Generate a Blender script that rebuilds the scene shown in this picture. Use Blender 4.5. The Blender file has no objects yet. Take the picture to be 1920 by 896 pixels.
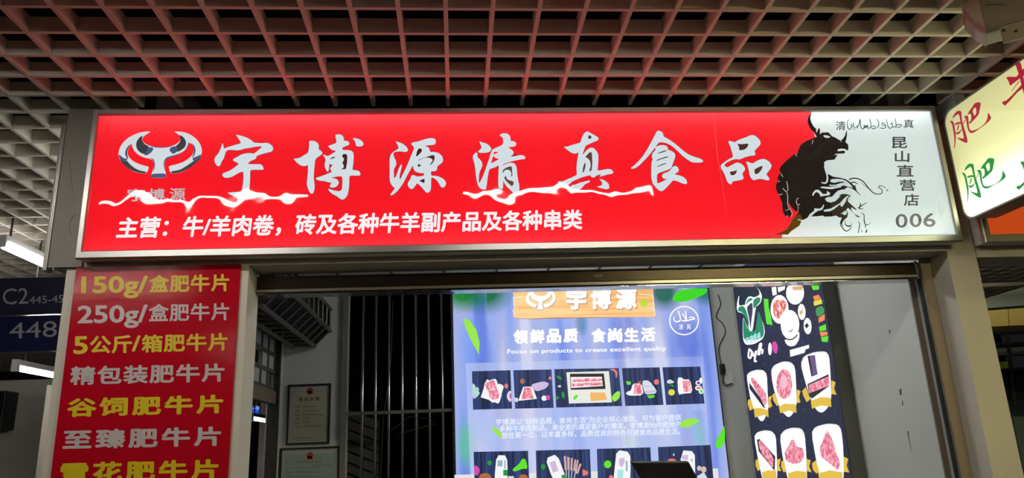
import bpy, bmesh, math, random
from mathutils import Vector, Matrix
from mathutils.geometry import tessellate_polygon
random.seed(7)
S = bpy.context.scene
C = S.collection

# ------------------------------------------------------------------ camera, world, exposure
FPX = 1400.0
CAM = Vector((0, 0, 1.55))
PITCH, YAW, ROLL = math.radians(15.876), math.radians(4.717), math.radians(2.3605)
cp, sp, cy_, sy_ = math.cos(PITCH), math.sin(PITCH), math.cos(YAW), math.sin(YAW)
FWD = Vector((sy_*cp, cy_*cp, sp))
R0 = Vector((cy_, -sy_, 0))
D0 = FWD.cross(R0)
RIGHT = math.cos(ROLL)*R0 + math.sin(ROLL)*D0
DOWN = -math.sin(ROLL)*R0 + math.cos(ROLL)*D0
cam = bpy.data.cameras.new('camera')
cam.sensor_width = 36.0
cam.lens = FPX/1920*36.0
cam.clip_start = 0.05
co = bpy.data.objects.new('camera', cam)
C.objects.link(co)
co.matrix_world = Matrix((
    (RIGHT.x, -DOWN.x, -FWD.x, CAM.x), (RIGHT.y, -DOWN.y, -FWD.y, CAM.y),
    (RIGHT.z, -DOWN.z, -FWD.z, CAM.z), (0, 0, 0, 1)))
S.camera = co
S.view_settings.view_transform = 'Standard'
S.view_settings.look = 'None'
S.view_settings.gamma = 1.0
S.view_settings.exposure = 0.0
S.view_settings.use_curve_mapping = False
w = bpy.data.worlds.new('world')
S.world = w
w.use_nodes = True
w.node_tree.nodes['Background'].inputs[0].default_value = (0.6, 0.62, 0.65, 1)
w.node_tree.nodes['Background'].inputs[1].default_value = 0.012
TUBE_L = 22.0        # radiance of the tubes in the side aisle
TUBE_FRONT = 85.0    # of the aisle tubes in front of the shop
TUBE_BACK = 40.0     # of the tubes across the aisle

# ------------------------------------------------------------------ helpers
def lin(c):
    return tuple(((v/255)/12.92 if v/255 <= 0.04045 else ((v/255+0.055)/1.055)**2.4) for v in c) + (1,)

def ray(x, y):
    return FWD + RIGHT*((x-960)/FPX) + DOWN*((y-448)/FPX)

class Plane:
    """a flat printed face in the room: axis 'Y' or 'X' at value c; prints lie on its camera side"""
    def __init__(s, axis, c): s.i = {'X': 0, 'Y': 1}[axis]; s.c = c
    def pt(s, x, y, layer=0):
        d = ray(x, y); P = CAM + d*((s.c-CAM[s.i])/d[s.i])
        P[s.i] -= 0.0005*layer
        return P

MATS = {}
def mat(name, col, rough=0.6, metal=0.0, noise=0.0, nscale=6.0, spec=0.5, bump=0.0, bscale=40):
    if name in MATS: return MATS[name]
    m = bpy.data.materials.new(name); m.use_nodes = True
    nt = m.node_tree; b = nt.nodes['Principled BSDF']
    c = lin(col)
    b.inputs['Base Color'].default_value = c
    b.inputs['Roughness'].default_value = rough
    b.inputs['Metallic'].default_value = metal
    b.inputs['Specular IOR Level'].default_value = spec
    if noise or bump:
        tc = nt.nodes.new('ShaderNodeTexCoord')
    if noise:
        n = nt.nodes.new('ShaderNodeTexNoise'); n.inputs['Scale'].default_value = nscale; n.inputs['Detail'].default_value = 5
        r = nt.nodes.new('ShaderNodeMix'); r.data_type = 'RGBA'
        r.inputs[6].default_value = tuple(v*(1-noise) for v in c[:3])+(1,)
        r.inputs[7].default_value = tuple(min(1, v*(1+noise)) for v in c[:3])+(1,)
        nt.links.new(tc.outputs['Object'], n.inputs['Vector'])
        nt.links.new(n.outputs['Fac'], r.inputs[0]); nt.links.new(r.outputs[2], b.inputs['Base Color'])
    if bump:
        n2 = nt.nodes.new('ShaderNodeTexNoise'); n2.inputs['Scale'].default_value = bscale
        bp = nt.nodes.new('ShaderNodeBump'); bp.inputs['Strength'].default_value = bump; bp.inputs['Distance'].default_value = 0.01
        nt.links.new(tc.outputs['Object'], n2.inputs['Vector'])
        nt.links.new(n2.outputs['Fac'], bp.inputs['Height']); nt.links.new(bp.outputs[0], b.inputs['Normal'])
    MATS[name] = m
    return m

def emit(name, col, k=1.0, cols=None, scale=(1, 1, 1), ramp=(0.35, 0.65), detail=2.0):
    """backlit print / lamp: emission, optionally a printed noise pattern between two colours"""
    if name in MATS: return MATS[name]
    m = bpy.data.materials.new(name); m.use_nodes = True
    nt = m.node_tree; b = nt.nodes['Principled BSDF']
    b.inputs['Base Color'].default_value = (0.02, 0.02, 0.02, 1)
    b.inputs['Roughness'].default_value = 0.5
    b.inputs['Specular IOR Level'].default_value = 0.25
    b.inputs['Emission Color'].default_value = lin(col)
    b.inputs['Emission Strength'].default_value = k
    if cols:
        tc = nt.nodes.new('ShaderNodeTexCoord'); mp = nt.nodes.new('ShaderNodeMapping')
        mp.inputs['Scale'].default_value = scale
        n = nt.nodes.new('ShaderNodeTexNoise'); n.inputs['Scale'].default_value = 1; n.inputs['Detail'].default_value = detail
        cr = nt.nodes.new('ShaderNodeValToRGB')
        el = cr.color_ramp.elements
        el[0].position, el[1].position = ramp
        el[0].color = lin(cols[0]); el[1].color = lin(cols[-1])
        for k2, cc in enumerate(cols[1:-1]):
            e = el.new(ramp[0]+(ramp[1]-ramp[0])*(k2+1)/(len(cols)-1)); e.color = lin(cc)
        nt.links.new(tc.outputs['Object'], mp.inputs[0]); nt.links.new(mp.outputs[0], n.inputs['Vector'])
        nt.links.new(n.outputs['Fac'], cr.inputs[0]); nt.links.new(cr.outputs[0], b.inputs['Emission Color'])
    MATS[name] = m
    return m

def flex(name, col, k, trans, bump=0.0, gloss=0.08, coltop=None):
    """lit plastic face of a lightbox: own glow + light of the tubes behind passing through + glossy film with slow ripples"""
    m = bpy.data.materials.new(name); m.use_nodes = True
    nt = m.node_tree; nt.nodes.clear()
    out = nt.nodes.new('ShaderNodeOutputMaterial')
    e = nt.nodes.new('ShaderNodeEmission'); e.inputs[0].default_value = lin(col); e.inputs[1].default_value = k
    t = nt.nodes.new('ShaderNodeBsdfTranslucent'); t.inputs[0].default_value = tuple(v*trans for v in lin(coltop or col)[:3])+(1,)
    a = nt.nodes.new('ShaderNodeAddShader'); nt.links.new(e.outputs[0], a.inputs[0]); nt.links.new(t.outputs[0], a.inputs[1])
    g = nt.nodes.new('ShaderNodeBsdfGlossy'); g.inputs['Roughness'].default_value = 0.03
    g.inputs[0].default_value = (gloss, gloss, gloss, 1)
    a2 = nt.nodes.new('ShaderNodeAddShader'); nt.links.new(a.outputs[0], a2.inputs[0]); nt.links.new(g.outputs[0], a2.inputs[1])
    if bump:
        tc = nt.nodes.new('ShaderNodeTexCoord'); mp = nt.nodes.new('ShaderNodeMapping'); mp.inputs['Scale'].default_value = (1.0, 1, 0.8)
        n = nt.nodes.new('ShaderNodeTexNoise'); n.inputs['Scale'].default_value = 8.5; n.inputs['Detail'].default_value = 0.6
        bp = nt.nodes.new('ShaderNodeBump'); bp.inputs['Strength'].default_value = 1.0; bp.inputs['Distance'].default_value = bump
        nt.links.new(tc.outputs['Object'], mp.inputs[0]); nt.links.new(mp.outputs[0], n.inputs['Vector'])
        nt.links.new(n.outputs['Fac'], bp.inputs['Height']); nt.links.new(bp.outputs[0], g.inputs['Normal'])
    nt.links.new(a2.outputs[0], out.inputs[0])
    MATS[name] = m
    return m

class MB:
    def __init__(s): s.v = []; s.f = []
    def add(s, vs, fs):
        n = len(s.v); s.v += [Vector(v) for v in vs]; s.f += [[i+n for i in f] for f in fs]; return s
    def box(s, x0, x1, y0, y1, z0, z1):
        return s.add([(x0,y0,z0),(x1,y0,z0),(x1,y1,z0),(x0,y1,z0),(x0,y0,z1),(x1,y0,z1),(x1,y1,z1),(x0,y1,z1)],
                     [(0,3,2,1),(4,5,6,7),(0,1,5,4),(1,2,6,5),(2,3,7,6),(3,0,4,7)])
    def prism(s, pts, off):
        """closed prism from a 3-D outline swept by off"""
        n = len(pts); off = Vector(off); pts = [Vector(p) for p in pts]
        tr = tessellate_polygon([pts])
        fs = [tuple(t) for t in tr] + [tuple(n+i for i in reversed(t)) for t in tr] + [(i,(i+1)%n,n+(i+1)%n,n+i) for i in range(n)]
        return s.add(pts+[p+off for p in pts], fs)
    def tube(s, path, r, seg=8, cap=True):
        path = [Vector(p) for p in path]; rings = []
        for i, p in enumerate(path):
            t = (path[min(i+1, len(path)-1)]-path[max(i-1, 0)]).normalized()
            a = t.orthogonal().normalized() if i == 0 else (rings_a - t*rings_a.dot(t)).normalized()
            rings_a = a; b = t.cross(a)
            rr = r[i] if isinstance(r, (list, tuple)) else r
            rings.append([p+(a*math.cos(2*math.pi*k/seg)+b*math.sin(2*math.pi*k/seg))*rr for k in range(seg)])
        vs = [v for g in rings for v in g]; fs = []
        for i in range(len(path)-1):
            for k in range(seg):
                k2 = (k+1) % seg
                fs.append((i*seg+k, i*seg+k2, (i+1)*seg+k2, (i+1)*seg+k))
        if cap: fs += [tuple(range(seg))[::-1], tuple((len(path)-1)*seg+k for k in range(seg))]
        return s.add(vs, fs)
    def flat(s, loops):
        """filled flat outline with holes"""
        loops = [[Vector(p) for p in l] for l in loops]
        fl = [p for l in loops for p in l]
        return s.add(fl, [tuple(t) for t in tessellate_polygon(loops)])

OFF = {}
def obj(name, mb, m, parent=None, smooth=False, bevel=0.0, label=None):
    o0 = OFF.get(parent.name, Vector()) if parent else Vector()
    me = bpy.data.meshes.new(name)
    me.from_pydata([tuple(v-o0) for v in mb.v], [], mb.f)
    bm = bmesh.new(); bm.from_mesh(me)
    if not name.startswith(('print', 'lettering')):
        bmesh.ops.recalc_face_normals(bm, faces=bm.faces)
    bm.to_mesh(me); bm.free()
    for k in (m if isinstance(m, list) else [m]): me.materials.append(k)
    if smooth:
        for p in me.polygons: p.use_smooth = True
    o = bpy.data.objects.new(name, me); C.objects.link(o)
    if parent: o.parent = parent; OFF[o.name] = o0
    if bevel:
        b = o.modifiers.new('bevel', 'BEVEL'); b.width = bevel; b.segments = 2; b.limit_method = 'ANGLE'
    if label: o['label'] = label
    return o

def thing(name, label, cat, loc=(0, 0, 0), group=None):
    o = bpy.data.objects.new(name, None); C.objects.link(o); o.location = loc
    o['label'] = label; o['category'] = cat
    if group: o['group'] = group
    OFF[o.name] = Vector(loc)
    return o

def struct(name, mb, m, bevel=0.0, label=None):
    o = obj(name, mb, m, bevel=bevel); o['kind'] = 'structure'
    if label: o['label'] = label
    return o

def tagged(o, label, cat, group=None):
    o['label'] = label; o['category'] = cat
    if group: o['group'] = group
    return o

def chaikin(p, n=1):
    if len(p) <= 4: return p
    for _ in range(n):
        q = []
        for i in range(len(p)):
            a, b = p[i], p[(i+1) % len(p)]
            q += [(a[0]*.8+b[0]*.2, a[1]*.8+b[1]*.2), (a[0]*.2+b[0]*.8, a[1]*.2+b[1]*.8)]
        p = q
    return p

def tr(pts, O, s):
    return [(O[0]+x/s, O[1]+y/s) for x, y in pts]

def ellipse(cx, cy, rx, ry, n=18, rot=0):
    return [(cx+rx*math.cos(2*math.pi*k/n)*math.cos(rot)-ry*math.sin(2*math.pi*k/n)*math.sin(rot),
             cy+rx*math.cos(2*math.pi*k/n)*math.sin(rot)+ry*math.sin(2*math.pi*k/n)*math.cos(rot)) for k in range(n)]

def stroke(pts, w0, w1=None, wm=None):
    """polyline of pixels -> outline of a brush stroke (catmull-rom smoothed)"""
    P = [Vector(p) for p in pts]; Q = []
    for i in range(len(P)-1):
        p0, p1, p2, p3 = P[max(i-1, 0)], P[i], P[i+1], P[min(i+2, len(P)-1)]
        for t in (0, .25, .5, .75):
            Q.append(0.5*((2*p1)+(p2-p0)*t+(2*p0-5*p1+4*p2-p3)*t*t+(3*p1-p0-3*p2+p3)*t**3))
    Q.append(P[-1]); w1 = w0 if w1 is None else w1; n = len(Q); A = []; B = []
    for i, q in enumerate(Q):
        t = Q[min(i+1, n-1)]-Q[max(i-1, 0)]
        if t.length < 1e-9: t = Vector((1, 0))
        t.normalize(); nn = Vector((-t.y, t.x)); u = i/(n-1)
        ww = (w0+(w1-w0)*u) if wm is None else (w0+(wm-w0)*u*2 if u < .5 else wm+(w1-wm)*(u*2-1))
        A.append(q+nn*ww/2); B.append(q-nn*ww/2)
    return [(p.x, p.y) for p in A+B[::-1]], n

def art(name, pl, polys, m, parent, layer=1, label=None):
    """flat print on a face; polys: list of outlines, or of [outline, hole, ...]; strokes come as (outline, n)"""
    mb = MB()
    for p in polys:
        if isinstance(p, tuple) and isinstance(p[1], int):
            o, n = p; pts = [pl.pt(x, y, layer) for x, y in o]
            mb.add(pts, [(i, i+1, 2*n-2-i, 2*n-1-i) for i in range(n-1)])
        elif isinstance(p[0], list): mb.flat([[pl.pt(x, y, layer) for x, y in l] for l in p])
        else: mb.flat([[pl.pt(x, y, layer) for x, y in p]])
    return obj(name, mb, m, parent, label=label)

def font_mesh(s, off, track=1.0, shear=0.0):
    c = bpy.data.curves.new('t', 'FONT'); c.body = s; c.offset = off; c.resolution_u = 3
    c.space_character = track; c.shear = shear
    o = bpy.data.objects.new('t', c); C.objects.link(o)
    dg = bpy.context.evaluated_depsgraph_get()
    me = bpy.data.meshes.new_from_object(o.evaluated_get(dg))
    V = [(v.co.x, v.co.y) for v in me.vertices]; F = [tuple(p.vertices) for p in me.polygons]
    bpy.data.objects.remove(o); bpy.data.curves.remove(c); bpy.data.meshes.remove(me)
    return V, F

def text_mb(mb, pl, s, lb, rb, rt, off=0.0, layer=1, yr=(-0.07, 0.85), track=1.0, shear=0.0):
    """heavier weights: the outline is laid down several times round a small circle"""
    V, F = font_mesh(s, 0.0, track, shear)
    off = max(off, 0)
    xs = [v[0] for v in V]; x0, x1 = min(xs)-off, max(xs)+off
    for k in range(9 if off > 0.006 else 1):
        dx, dy = (0, 0) if k == 0 else (off*math.cos(k*math.pi/4), off*math.sin(k*math.pi/4))
        ly = layer+k*0.02
        LB, RB, RT = pl.pt(*lb, ly), pl.pt(*rb, ly), pl.pt(*rt, ly)
        U, W = RB-LB, RT-RB
        mb.add([LB+U*((x+dx-x0)/(x1-x0))+W*((y+dy-yr[0])/(yr[1]-yr[0])) for x, y in V], F)

def text(name, pl, s, lb, rb, rt, m, parent, off=0.0, layer=1, yr=(-0.07, 0.85), track=1.0, shear=0.0):
    mb = MB(); text_mb(mb, pl, s, lb, rb, rt, off, layer, yr, track, shear)
    return obj(name, mb, m, parent)

def chars(name, pl, items, m, parent, off=0.0, layer=1, yr=None):
    """single characters, each in its own box (x0,y0,x1,y1) of pixels"""
    mb = MB()
    for ch, (x0, y0, x1, y1) in items:
        V, F = font_mesh(ch, 0); ys = [v[1] for v in V]
        text_mb(mb, pl, ch, (x0, y1), (x1, y1), (x1, y0), off, layer, (min(ys)-off, max(ys)+off))
    return obj(name, mb, m, parent)

def blob(name, col, alpha, c, rx, rz):
    """soft-edged printed spot: opacity falls off round point c (object coordinates)"""
    m = bpy.data.materials.new(name); m.use_nodes = True; nt = m.node_tree; nt.nodes.clear()
    o = nt.nodes.new('ShaderNodeOutputMaterial'); e = nt.nodes.new('ShaderNodeEmission'); e.inputs[0].default_value = lin(col)
    tn = nt.nodes.new('ShaderNodeBsdfTransparent'); mx = nt.nodes.new('ShaderNodeMixShader')
    tc = nt.nodes.new('ShaderNodeTexCoord'); mp = nt.nodes.new('ShaderNodeMapping'); mp.vector_type = 'TEXTURE'
    mp.inputs['Location'].default_value = c; mp.inputs['Scale'].default_value = (rx, 1, rz)
    g = nt.nodes.new('ShaderNodeTexGradient'); g.gradient_type = 'SPHERICAL'
    ml = nt.nodes.new('ShaderNodeMath'); ml.operation = 'MULTIPLY'; ml.inputs[1].default_value = alpha*1.6; ml.use_clamp = True
    mn = nt.nodes.new('ShaderNodeMath'); mn.operation = 'MINIMUM'; mn.inputs[1].default_value = alpha
    nt.links.new(tc.outputs['Object'], mp.inputs[0]); nt.links.new(mp.outputs[0], g.inputs[0]); nt.links.new(g.outputs['Fac'], ml.inputs[0])
    nt.links.new(ml.outputs[0], mn.inputs[0]); nt.links.new(mn.outputs[0], mx.inputs[0])
    nt.links.new(tn.outputs[0], mx.inputs[1]); nt.links.new(e.outputs[0], mx.inputs[2]); nt.links.new(mx.outputs[0], o.inputs[0])
    return m

# ------------------------------------------------------------------ common materials
plaster = mat('painted plaster', (196, 190, 178), 0.75, noise=0.08, nscale=3, bump=0.15)
plaster_in = mat('white wall paint', (205, 207, 203), 0.8, noise=0.05, nscale=2.2, bump=0.1)
alu = mat('brushed aluminium', (168, 167, 163), 0.34, 0.9)
steel = mat('stainless steel rod', (200, 200, 200), 0.25, 1.0)
dark_metal = mat('dark brown metal', (62, 52, 44), 0.32, 0.7, noise=0.15, nscale=8)
black = mat('black plastic', (20, 20, 21), 0.4)
blackm = mat('matt black', (9, 9, 9), 0.9)
grid_paint = mat('white grid paint', (226, 217, 203), 0.6)
hall_grey = mat('grey hall wall', (190, 186, 178), 0.85, noise=0.1)
tube_m = emit('tube glow', (255, 253, 248), TUBE_L)
tube_f = emit('aisle tube glow', (255, 250, 240), TUBE_FRONT)
tube_w = emit('warm fill tube glow', (250, 240, 172), 380.0)
tube_i = emit('shop tube glow', (252, 253, 248), 95.0)
tube_b = emit('far aisle tube glow', (255, 250, 240), TUBE_BACK)
white_enamel = mat('white enamel', (225, 224, 220), 0.35)

# ------------------------------------------------------------------ setting
CELLX, CELLY, CZ = 0.17625, 0.1726, 3.15
W_Y = 3.28                     # face of the shop front
XL0, XL1 = -1.745, -0.90       # front pillar, poster side
XR0, XR1 = 2.345, 2.487        # front pillar, far side
HZ = 2.388                     # underside of the lintel
BACK = 6.0
def ceiling_grid():
    mb = MB(); t = 0.0085; h = 0.066
    xi0, xi1 = -44, 52; yi0, yi1 = -14, 62
    xs = [-0.3628+(i)*CELLX for i in range(xi0, xi1)]
    ys = [3.150+(j-4)*CELLY for j in range(yi0, yi1)]
    y0, y1 = ys[0], ys[-1]
    def seg_y(x, a, b):
        # tiles of the grid meet at every eighth bar with a hairline joint
        cuts = [3.150+(j-4)*CELLY-0.012 for j in range(yi0, yi1) if (j-2) % 8 == 0]
        e = [a]+[c for c in cuts if a < c < b]+[b]
        for p, q in zip(e[:-1], e[1:]): mb.box(x-t, x+t, p+0.0015, q-0.0015, CZ, CZ+h)
    for x in xs:
        if -1.46 < x < XR1+0.01: seg_y(x, y0, W_Y-0.01)
        else: seg_y(x, y0, y1)
    for y in ys:
        if y < W_Y: mb.box(xs[0], xs[-1], y-t, y+t, CZ+0.0008, CZ+h-0.0008)
        else:
            mb.box(xs[0], -1.46, y-t, y+t, CZ+0.0008, CZ+h-0.0008)
            mb.box(XR1+0.005, xs[-1], y-t, y+t, CZ+0.0008, CZ+h-0.0008)
    return struct('ceiling', mb, grid_paint, label='open square grid ceiling painted white')
ceiling_grid()
struct('floor', MB().box(-8, 9, -6, 13, -0.1, 0), mat('grey floor tiles', (60, 58, 55), 0.35, noise=0.1))
# dark slab far above the open grid
struct('ceiling', MB().box(-9, 10, -6, 13.2, 5.6, 5.7), mat('dark soffit', (9, 9, 9), 0.95))
struct('wall_far', MB().box(-9, 10, 13, 13.2, 0, 5.7), mat('dim far wall', (44, 42, 40), 0.9))
# shop front: lintel with two pillars
struct('beam', MB().box(XL0+0.02, XR1, W_Y, 3.46, HZ, 3.085), plaster, label='painted lintel above the shutter opening')
p1 = struct('pillar', MB().box(-1.672, XL1, W_Y, 3.46, 0, HZ), plaster, label='painted pillar behind the red price board')
p2 = struct('pillar', MB().box(XR0, XR1, W_Y, 3.46, 0, HZ), plaster, label='slim beige pillar beside the shutter rail')
# interior
wall_r = struct('wall_right', MB().box(2.32, 2.44, 3.46, BACK+0.1, 0, 3.4), plaster_in)
wb = MB()
wb.box(-1.44, -0.845, BACK, BACK+0.1, 0, 3.4); wb.box(-0.845, -0.03, BACK, BACK+0.1, 0, 0.9)
wb.box(-0.845, -0.03, BACK, BACK+0.1, 2.86, 3.4); wb.box(-0.03, 2.32, BACK, BACK+0.1, 0, 3.4)
struct('wall_back', wb, plaster_in)
wl = MB()
wl.box(-1.44, -1.34, 3.46, 4.2, 0, 3.4); wl.box(-1.44, -1.34, 4.2, BACK, 2.62, 3.4); wl.box(-1.44, -1.34, 5.93, BACK, 0, 2.62)
struct('wall_left', wl, plaster_in)
ci = MB().box(-1.44, 2.44, 3.46, BACK+0.1, 2.96, 3.0)
struct('ceiling', ci, mat('panel ceiling', (205, 206, 202), 0.7), label='plain panel ceiling inside the shop')
tm = MB()
for k in range(9): tm.box(-1.34+k*0.42, -1.325+k*0.42, 3.47, BACK, 2.95, 2.965)
struct('trim_1', tm, mat('dark ceiling joint', (50, 50, 50), 0.7))
# dark store room behind the barred window
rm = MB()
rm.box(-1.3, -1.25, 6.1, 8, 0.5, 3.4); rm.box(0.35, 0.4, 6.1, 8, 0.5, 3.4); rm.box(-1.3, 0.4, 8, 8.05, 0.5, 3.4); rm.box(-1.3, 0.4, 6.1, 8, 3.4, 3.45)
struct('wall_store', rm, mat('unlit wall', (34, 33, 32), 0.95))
# hall to the side of the shop
struct('wall_side', MB().box(-6.2, -2.90, 7.6, 7.75, 0, 2.4), hall_grey)
struct('pillar', MB().box(-3.415, -2.85, 6.62, 7.0, 0, 2.24), plaster, label='pale pillar beyond the price board under the tube lamp')
struct('pillar', MB().box(-2.60, -2.30, 10.4, 10.8, 0, 3.1), plaster, label='pale pillar seen through the side opening of the shop')
# right neighbour shop front
struct('beam', MB().box(XR1+0.003, 5.5, W_Y, 3.46, 2.352, 3.07), plaster, label='lintel of the neighbouring shop')

# ------------------------------------------------------------------ fluorescent lamps
def lamp(name, label, a, b, group=None, trough=False, rods=(), glow=None, r=0.016):
    a, b = Vector(a), Vector(b); d = (b-a).normalized(); L = (b-a).length; side = Vector((-d.y, d.x, 0))
    t = thing(name, label, 'lamp', a, group)
    up = Vector((0, 0, 1))
    def bar(mb, s0, s1, u0, u1, v0, v1):
        vs = [a+d*s+side*u+up*v for v in (v0, v1) for s, u in ((s0,u0),(s1,u0),(s1,u1),(s0,u1))]
        mb.add(vs, [(0,3,2,1),(4,5,6,7),(0,1,5,4),(1,2,6,5),(2,3,7,6),(3,0,4,7)])
    h = MB(); bar(h, 0.03, L-0.03, -0.022, 0.022, 0.022, 0.06)
    if trough:  # trough sides added to keep the tube's light off the ceiling grid
        bar(h, 0.0, L, -0.05, -0.046, -0.006, 0.06); bar(h, 0.0, L, 0.046, 0.05, -0.006, 0.06); bar(h, 0, L, -0.05, 0.05, 0.06, 0.066)
    obj('housing', h, white_enamel, t)
    obj('tube', MB().tube([a+d*0.03, b-d*0.03], r, 12), glow or tube_m, t, smooth=False)
    e = MB()
    for q in (0.0, L-0.035): bar(e, q, q+0.035, -0.02, 0.02, -0.022, 0.06)
    obj('end_cap', e, white_enamel, t)
    if rods:
        r = MB()
        for q in rods: r.tube([a+d*(L*q)+up*0.06, Vector((a+d*(L*q)).to_tuple()[:2]+(CZ+0.02,))], 0.007, 6)
        obj('hanging_rod', r, mat('dark rod', (60, 52, 48), 0.5), t)
    return t
lamp('tube_lamp', 'bright tube lamp close under the grid ceiling beside the grey end panel', (-2.9, 4.865, 2.972), (-2.9, 5.475, 2.972), 'tube lamps in the side aisle', rods=(0.12, 0.9), r=0.032)
lamp('tube_lamp', 'distant tube lamp glowing below the dark blue number sign', (-3.0, 5.365, 2.232), (-3.0, 6.57, 2.232), 'tube lamps in the side aisle', rods=(0.1, 0.9), glow=tube_b)
# tube over the passage beside the shop, hidden by the end panel
lamp('tube_lamp', 'tube lamp over the passage behind the grey end panel', (-1.58, 3.56, 2.96), (-1.58, 4.78, 2.96), 'tube lamps in the side aisle', rods=(0.1, 0.9))
# lamps of the aisle in front of the shop (above the frame)
for x0, x1, y, z in ((-2.1, -0.88, 2.08, 3.06), (0.05, 1.27, 2.12, 3.06)):
    lamp('tube_lamp', 'aisle tube lamp under the grid in front of the red sign', (x0, y, z), (x1, y, z), 'aisle tube lamps', trough=True, rods=(0.1, 0.9), glow=tube_f)
for x0, y in ((-2.6, -1.6), (1.4, -1.6)):
    lamp('tube_lamp', 'aisle tube lamp across the aisle from the shop front', (x0, y, 2.75), (x0+1.22, y, 2.75), 'tubes across the aisle', trough=True, rods=(0.1, 0.9), glow=tube_b)
for x0, y, gl in ((-3.4, 0.35, tube_f), (1.75, 0.35, tube_w)):  # unseen tubes added for more light on the shop front and slim pillar
    lamp('tube_lamp', 'added fill tube nearer the middle of the aisle', (x0, y, 3.0), (x0+1.22, y, 3.0), 'added fill tubes along the middle of the aisle', trough=True, rods=(0.1, 0.9), glow=gl)
lamp('tube_lamp', 'tube lamp on the panel ceiling inside the shop', (0.5, 4.5, 2.88), (1.72, 4.5, 2.88), None, glow=tube_i)
lamp('tube_lamp', 'added fill tube hanging in the neighbouring shop', (3.7, 4.1, 2.85), (3.7, 5.3, 2.85), None, rods=(0.1, 0.9), glow=tube_b)  # unseen tube added to brighten the yellow beam

# ------------------------------------------------------------------ the long red lightbox sign
FACE = Plane('Y', 3.206)
SX0, SX1, SZ0, SZ1 = -1.601, 2.376, 2.410, 3.104
sign = thing('lightbox_sign', 'long red and white lightbox sign above the shop opening', 'sign', (0.39, 3.25, SZ0))
cab = MB()
cab.box(SX0+0.004, SX1-0.004, 3.268, 3.2785, SZ0+0.004, SZ1-0.004)
cab.box(SX0+0.004, SX1-0.004, 3.205, 3.268, SZ0+0.004, SZ0+0.008); cab.box(SX0+0.004, SX1-0.004, 3.205, 3.268, SZ1-0.008, SZ1-0.004)
cab.box(SX0+0.004, SX0+0.008, 3.205, 3.268, SZ0+0.008, SZ1-0.008); cab.box(SX1-0.008, SX1-0.004, 3.205, 3.268, SZ0+0.008, SZ1-0.008)
obj('cabinet', cab, mat('white sheet metal', (230, 230, 228), 0.6), sign)
def mitred_frame(x0, x1, z0, z1, wb_, wt, ws, yf, yb, lip=0.006):
    mb = MB()
    o = [(x0, z0), (x1, z0), (x1, z1), (x0, z1)]; i = [(x0+ws, z0+wb_), (x1-ws, z0+wb_), (x1-ws, z1-wt), (x0+ws, z1-wt)]
    for k in range(4):
        a, b = o[k], o[(k+1) % 4]; c, d = i[(k+1) % 4], i[k]
        m1 = lambda p, q, u: (p[0]+(q[0]-p[0])*u, p[1]+(q[1]-p[1])*u)
        prof = [(0.0, yb), (0.0, yf+0.006), (0.12, yf), (0.86, yf+0.001), (1.0, yf+0.007), (1.0, yb)]
        A = [m1(a, d, u) for u, y in prof]; B = [m1(b, c, u) for u, y in prof]
        vs = [(p[0], y, p[1]) for p, (u, y) in zip(A, prof)]+[(p[0], y, p[1]) for p, (u, y) in zip(B, prof)]
        n = len(prof); fs = [(j, j+1, n+j+1, n+j) for j in range(n-1)]
        mb.add(vs, fs)
    return mb
obj('frame', mitred_frame(SX0, SX1, SZ0, SZ1, 0.036, 0.026, 0.024, 3.192, 3.214), alu, sign)

red_face = flex('red backlit film', (228, 27, 42), 0.66, 0.6, bump=0.0062, gloss=0.03, coltop=(255, 70, 78))
white_face = flex('white backlit film', (206, 216, 214), 0.72, 0.6, bump=0.0062, gloss=0.03)
letter = flex('white backlit lettering', (211, 221, 226), 1.0, 0.0, bump=0.0062, gloss=0.03)
letter2 = flex('bright white lettering', (250, 246, 248), 0.95, 0.0, bump=0.0062, gloss=0.03)
grey_ink = flex('grey printed lettering', (196, 188, 190), 0.9, 0.0, bump=0.0062, gloss=0.03)
ink = flex('black printed film', (37, 30, 26), 0.9, 0.0, bump=0.0062, gloss=0.03)
ink2 = flex('dark grey printed film', (70, 70, 70), 0.9, 0.0, gloss=0.03)
ink3 = flex('mid grey printed film', (104, 102, 102), 0.9, 0.0, gloss=0.03)
brown = flex('brown printed film', (98, 68, 18), 0.9, 0.0, gloss=0.03)
white_art = flex('white printed flame', (208, 222, 220), 0.9, 0.0, bump=0.0062, gloss=0.03)
vein = flex('grey printed line', (186, 176, 172), 0.9, 0.0, gloss=0.03)

bA, bB, bC, bs = (1450, 205), (1450, 320), (1540, 320), 6.893
edge = tr([(500, 30), (480, 55), (452, 100), (446, 150), (470, 215), (530, 300), (540, 360), (400, 600)], bA, bs) + \
       tr([(330, 300), (420, 500), (330, 600), (255, 690), (190, 770), (110, 835)], bB, bs)
fx = lambda X, Z: FACE.c and (X, Z)
def face(name, pix, corners, m):
    P = [FACE.pt(*p) for p in pix]
    P += [Vector((x, FACE.c, z)) for x, z in corners]
    return obj(name, MB().flat([P]), m, sign)
e0, e1 = FACE.pt(*edge[0]), FACE.pt(*edge[-1])
face('red_panel', edge, [(e1.x, SZ0+0.02), (SX0+0.012, SZ0+0.02), (SX0+0.012, SZ1-0.014), (e0.x, SZ1-0.014)], red_face)
face('white_panel', edge, [(e1.x, SZ0+0.02), (SX1-0.012, SZ0+0.02), (SX1-0.012, SZ1-0.014), (e0.x, SZ1-0.014)], white_face)
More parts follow.
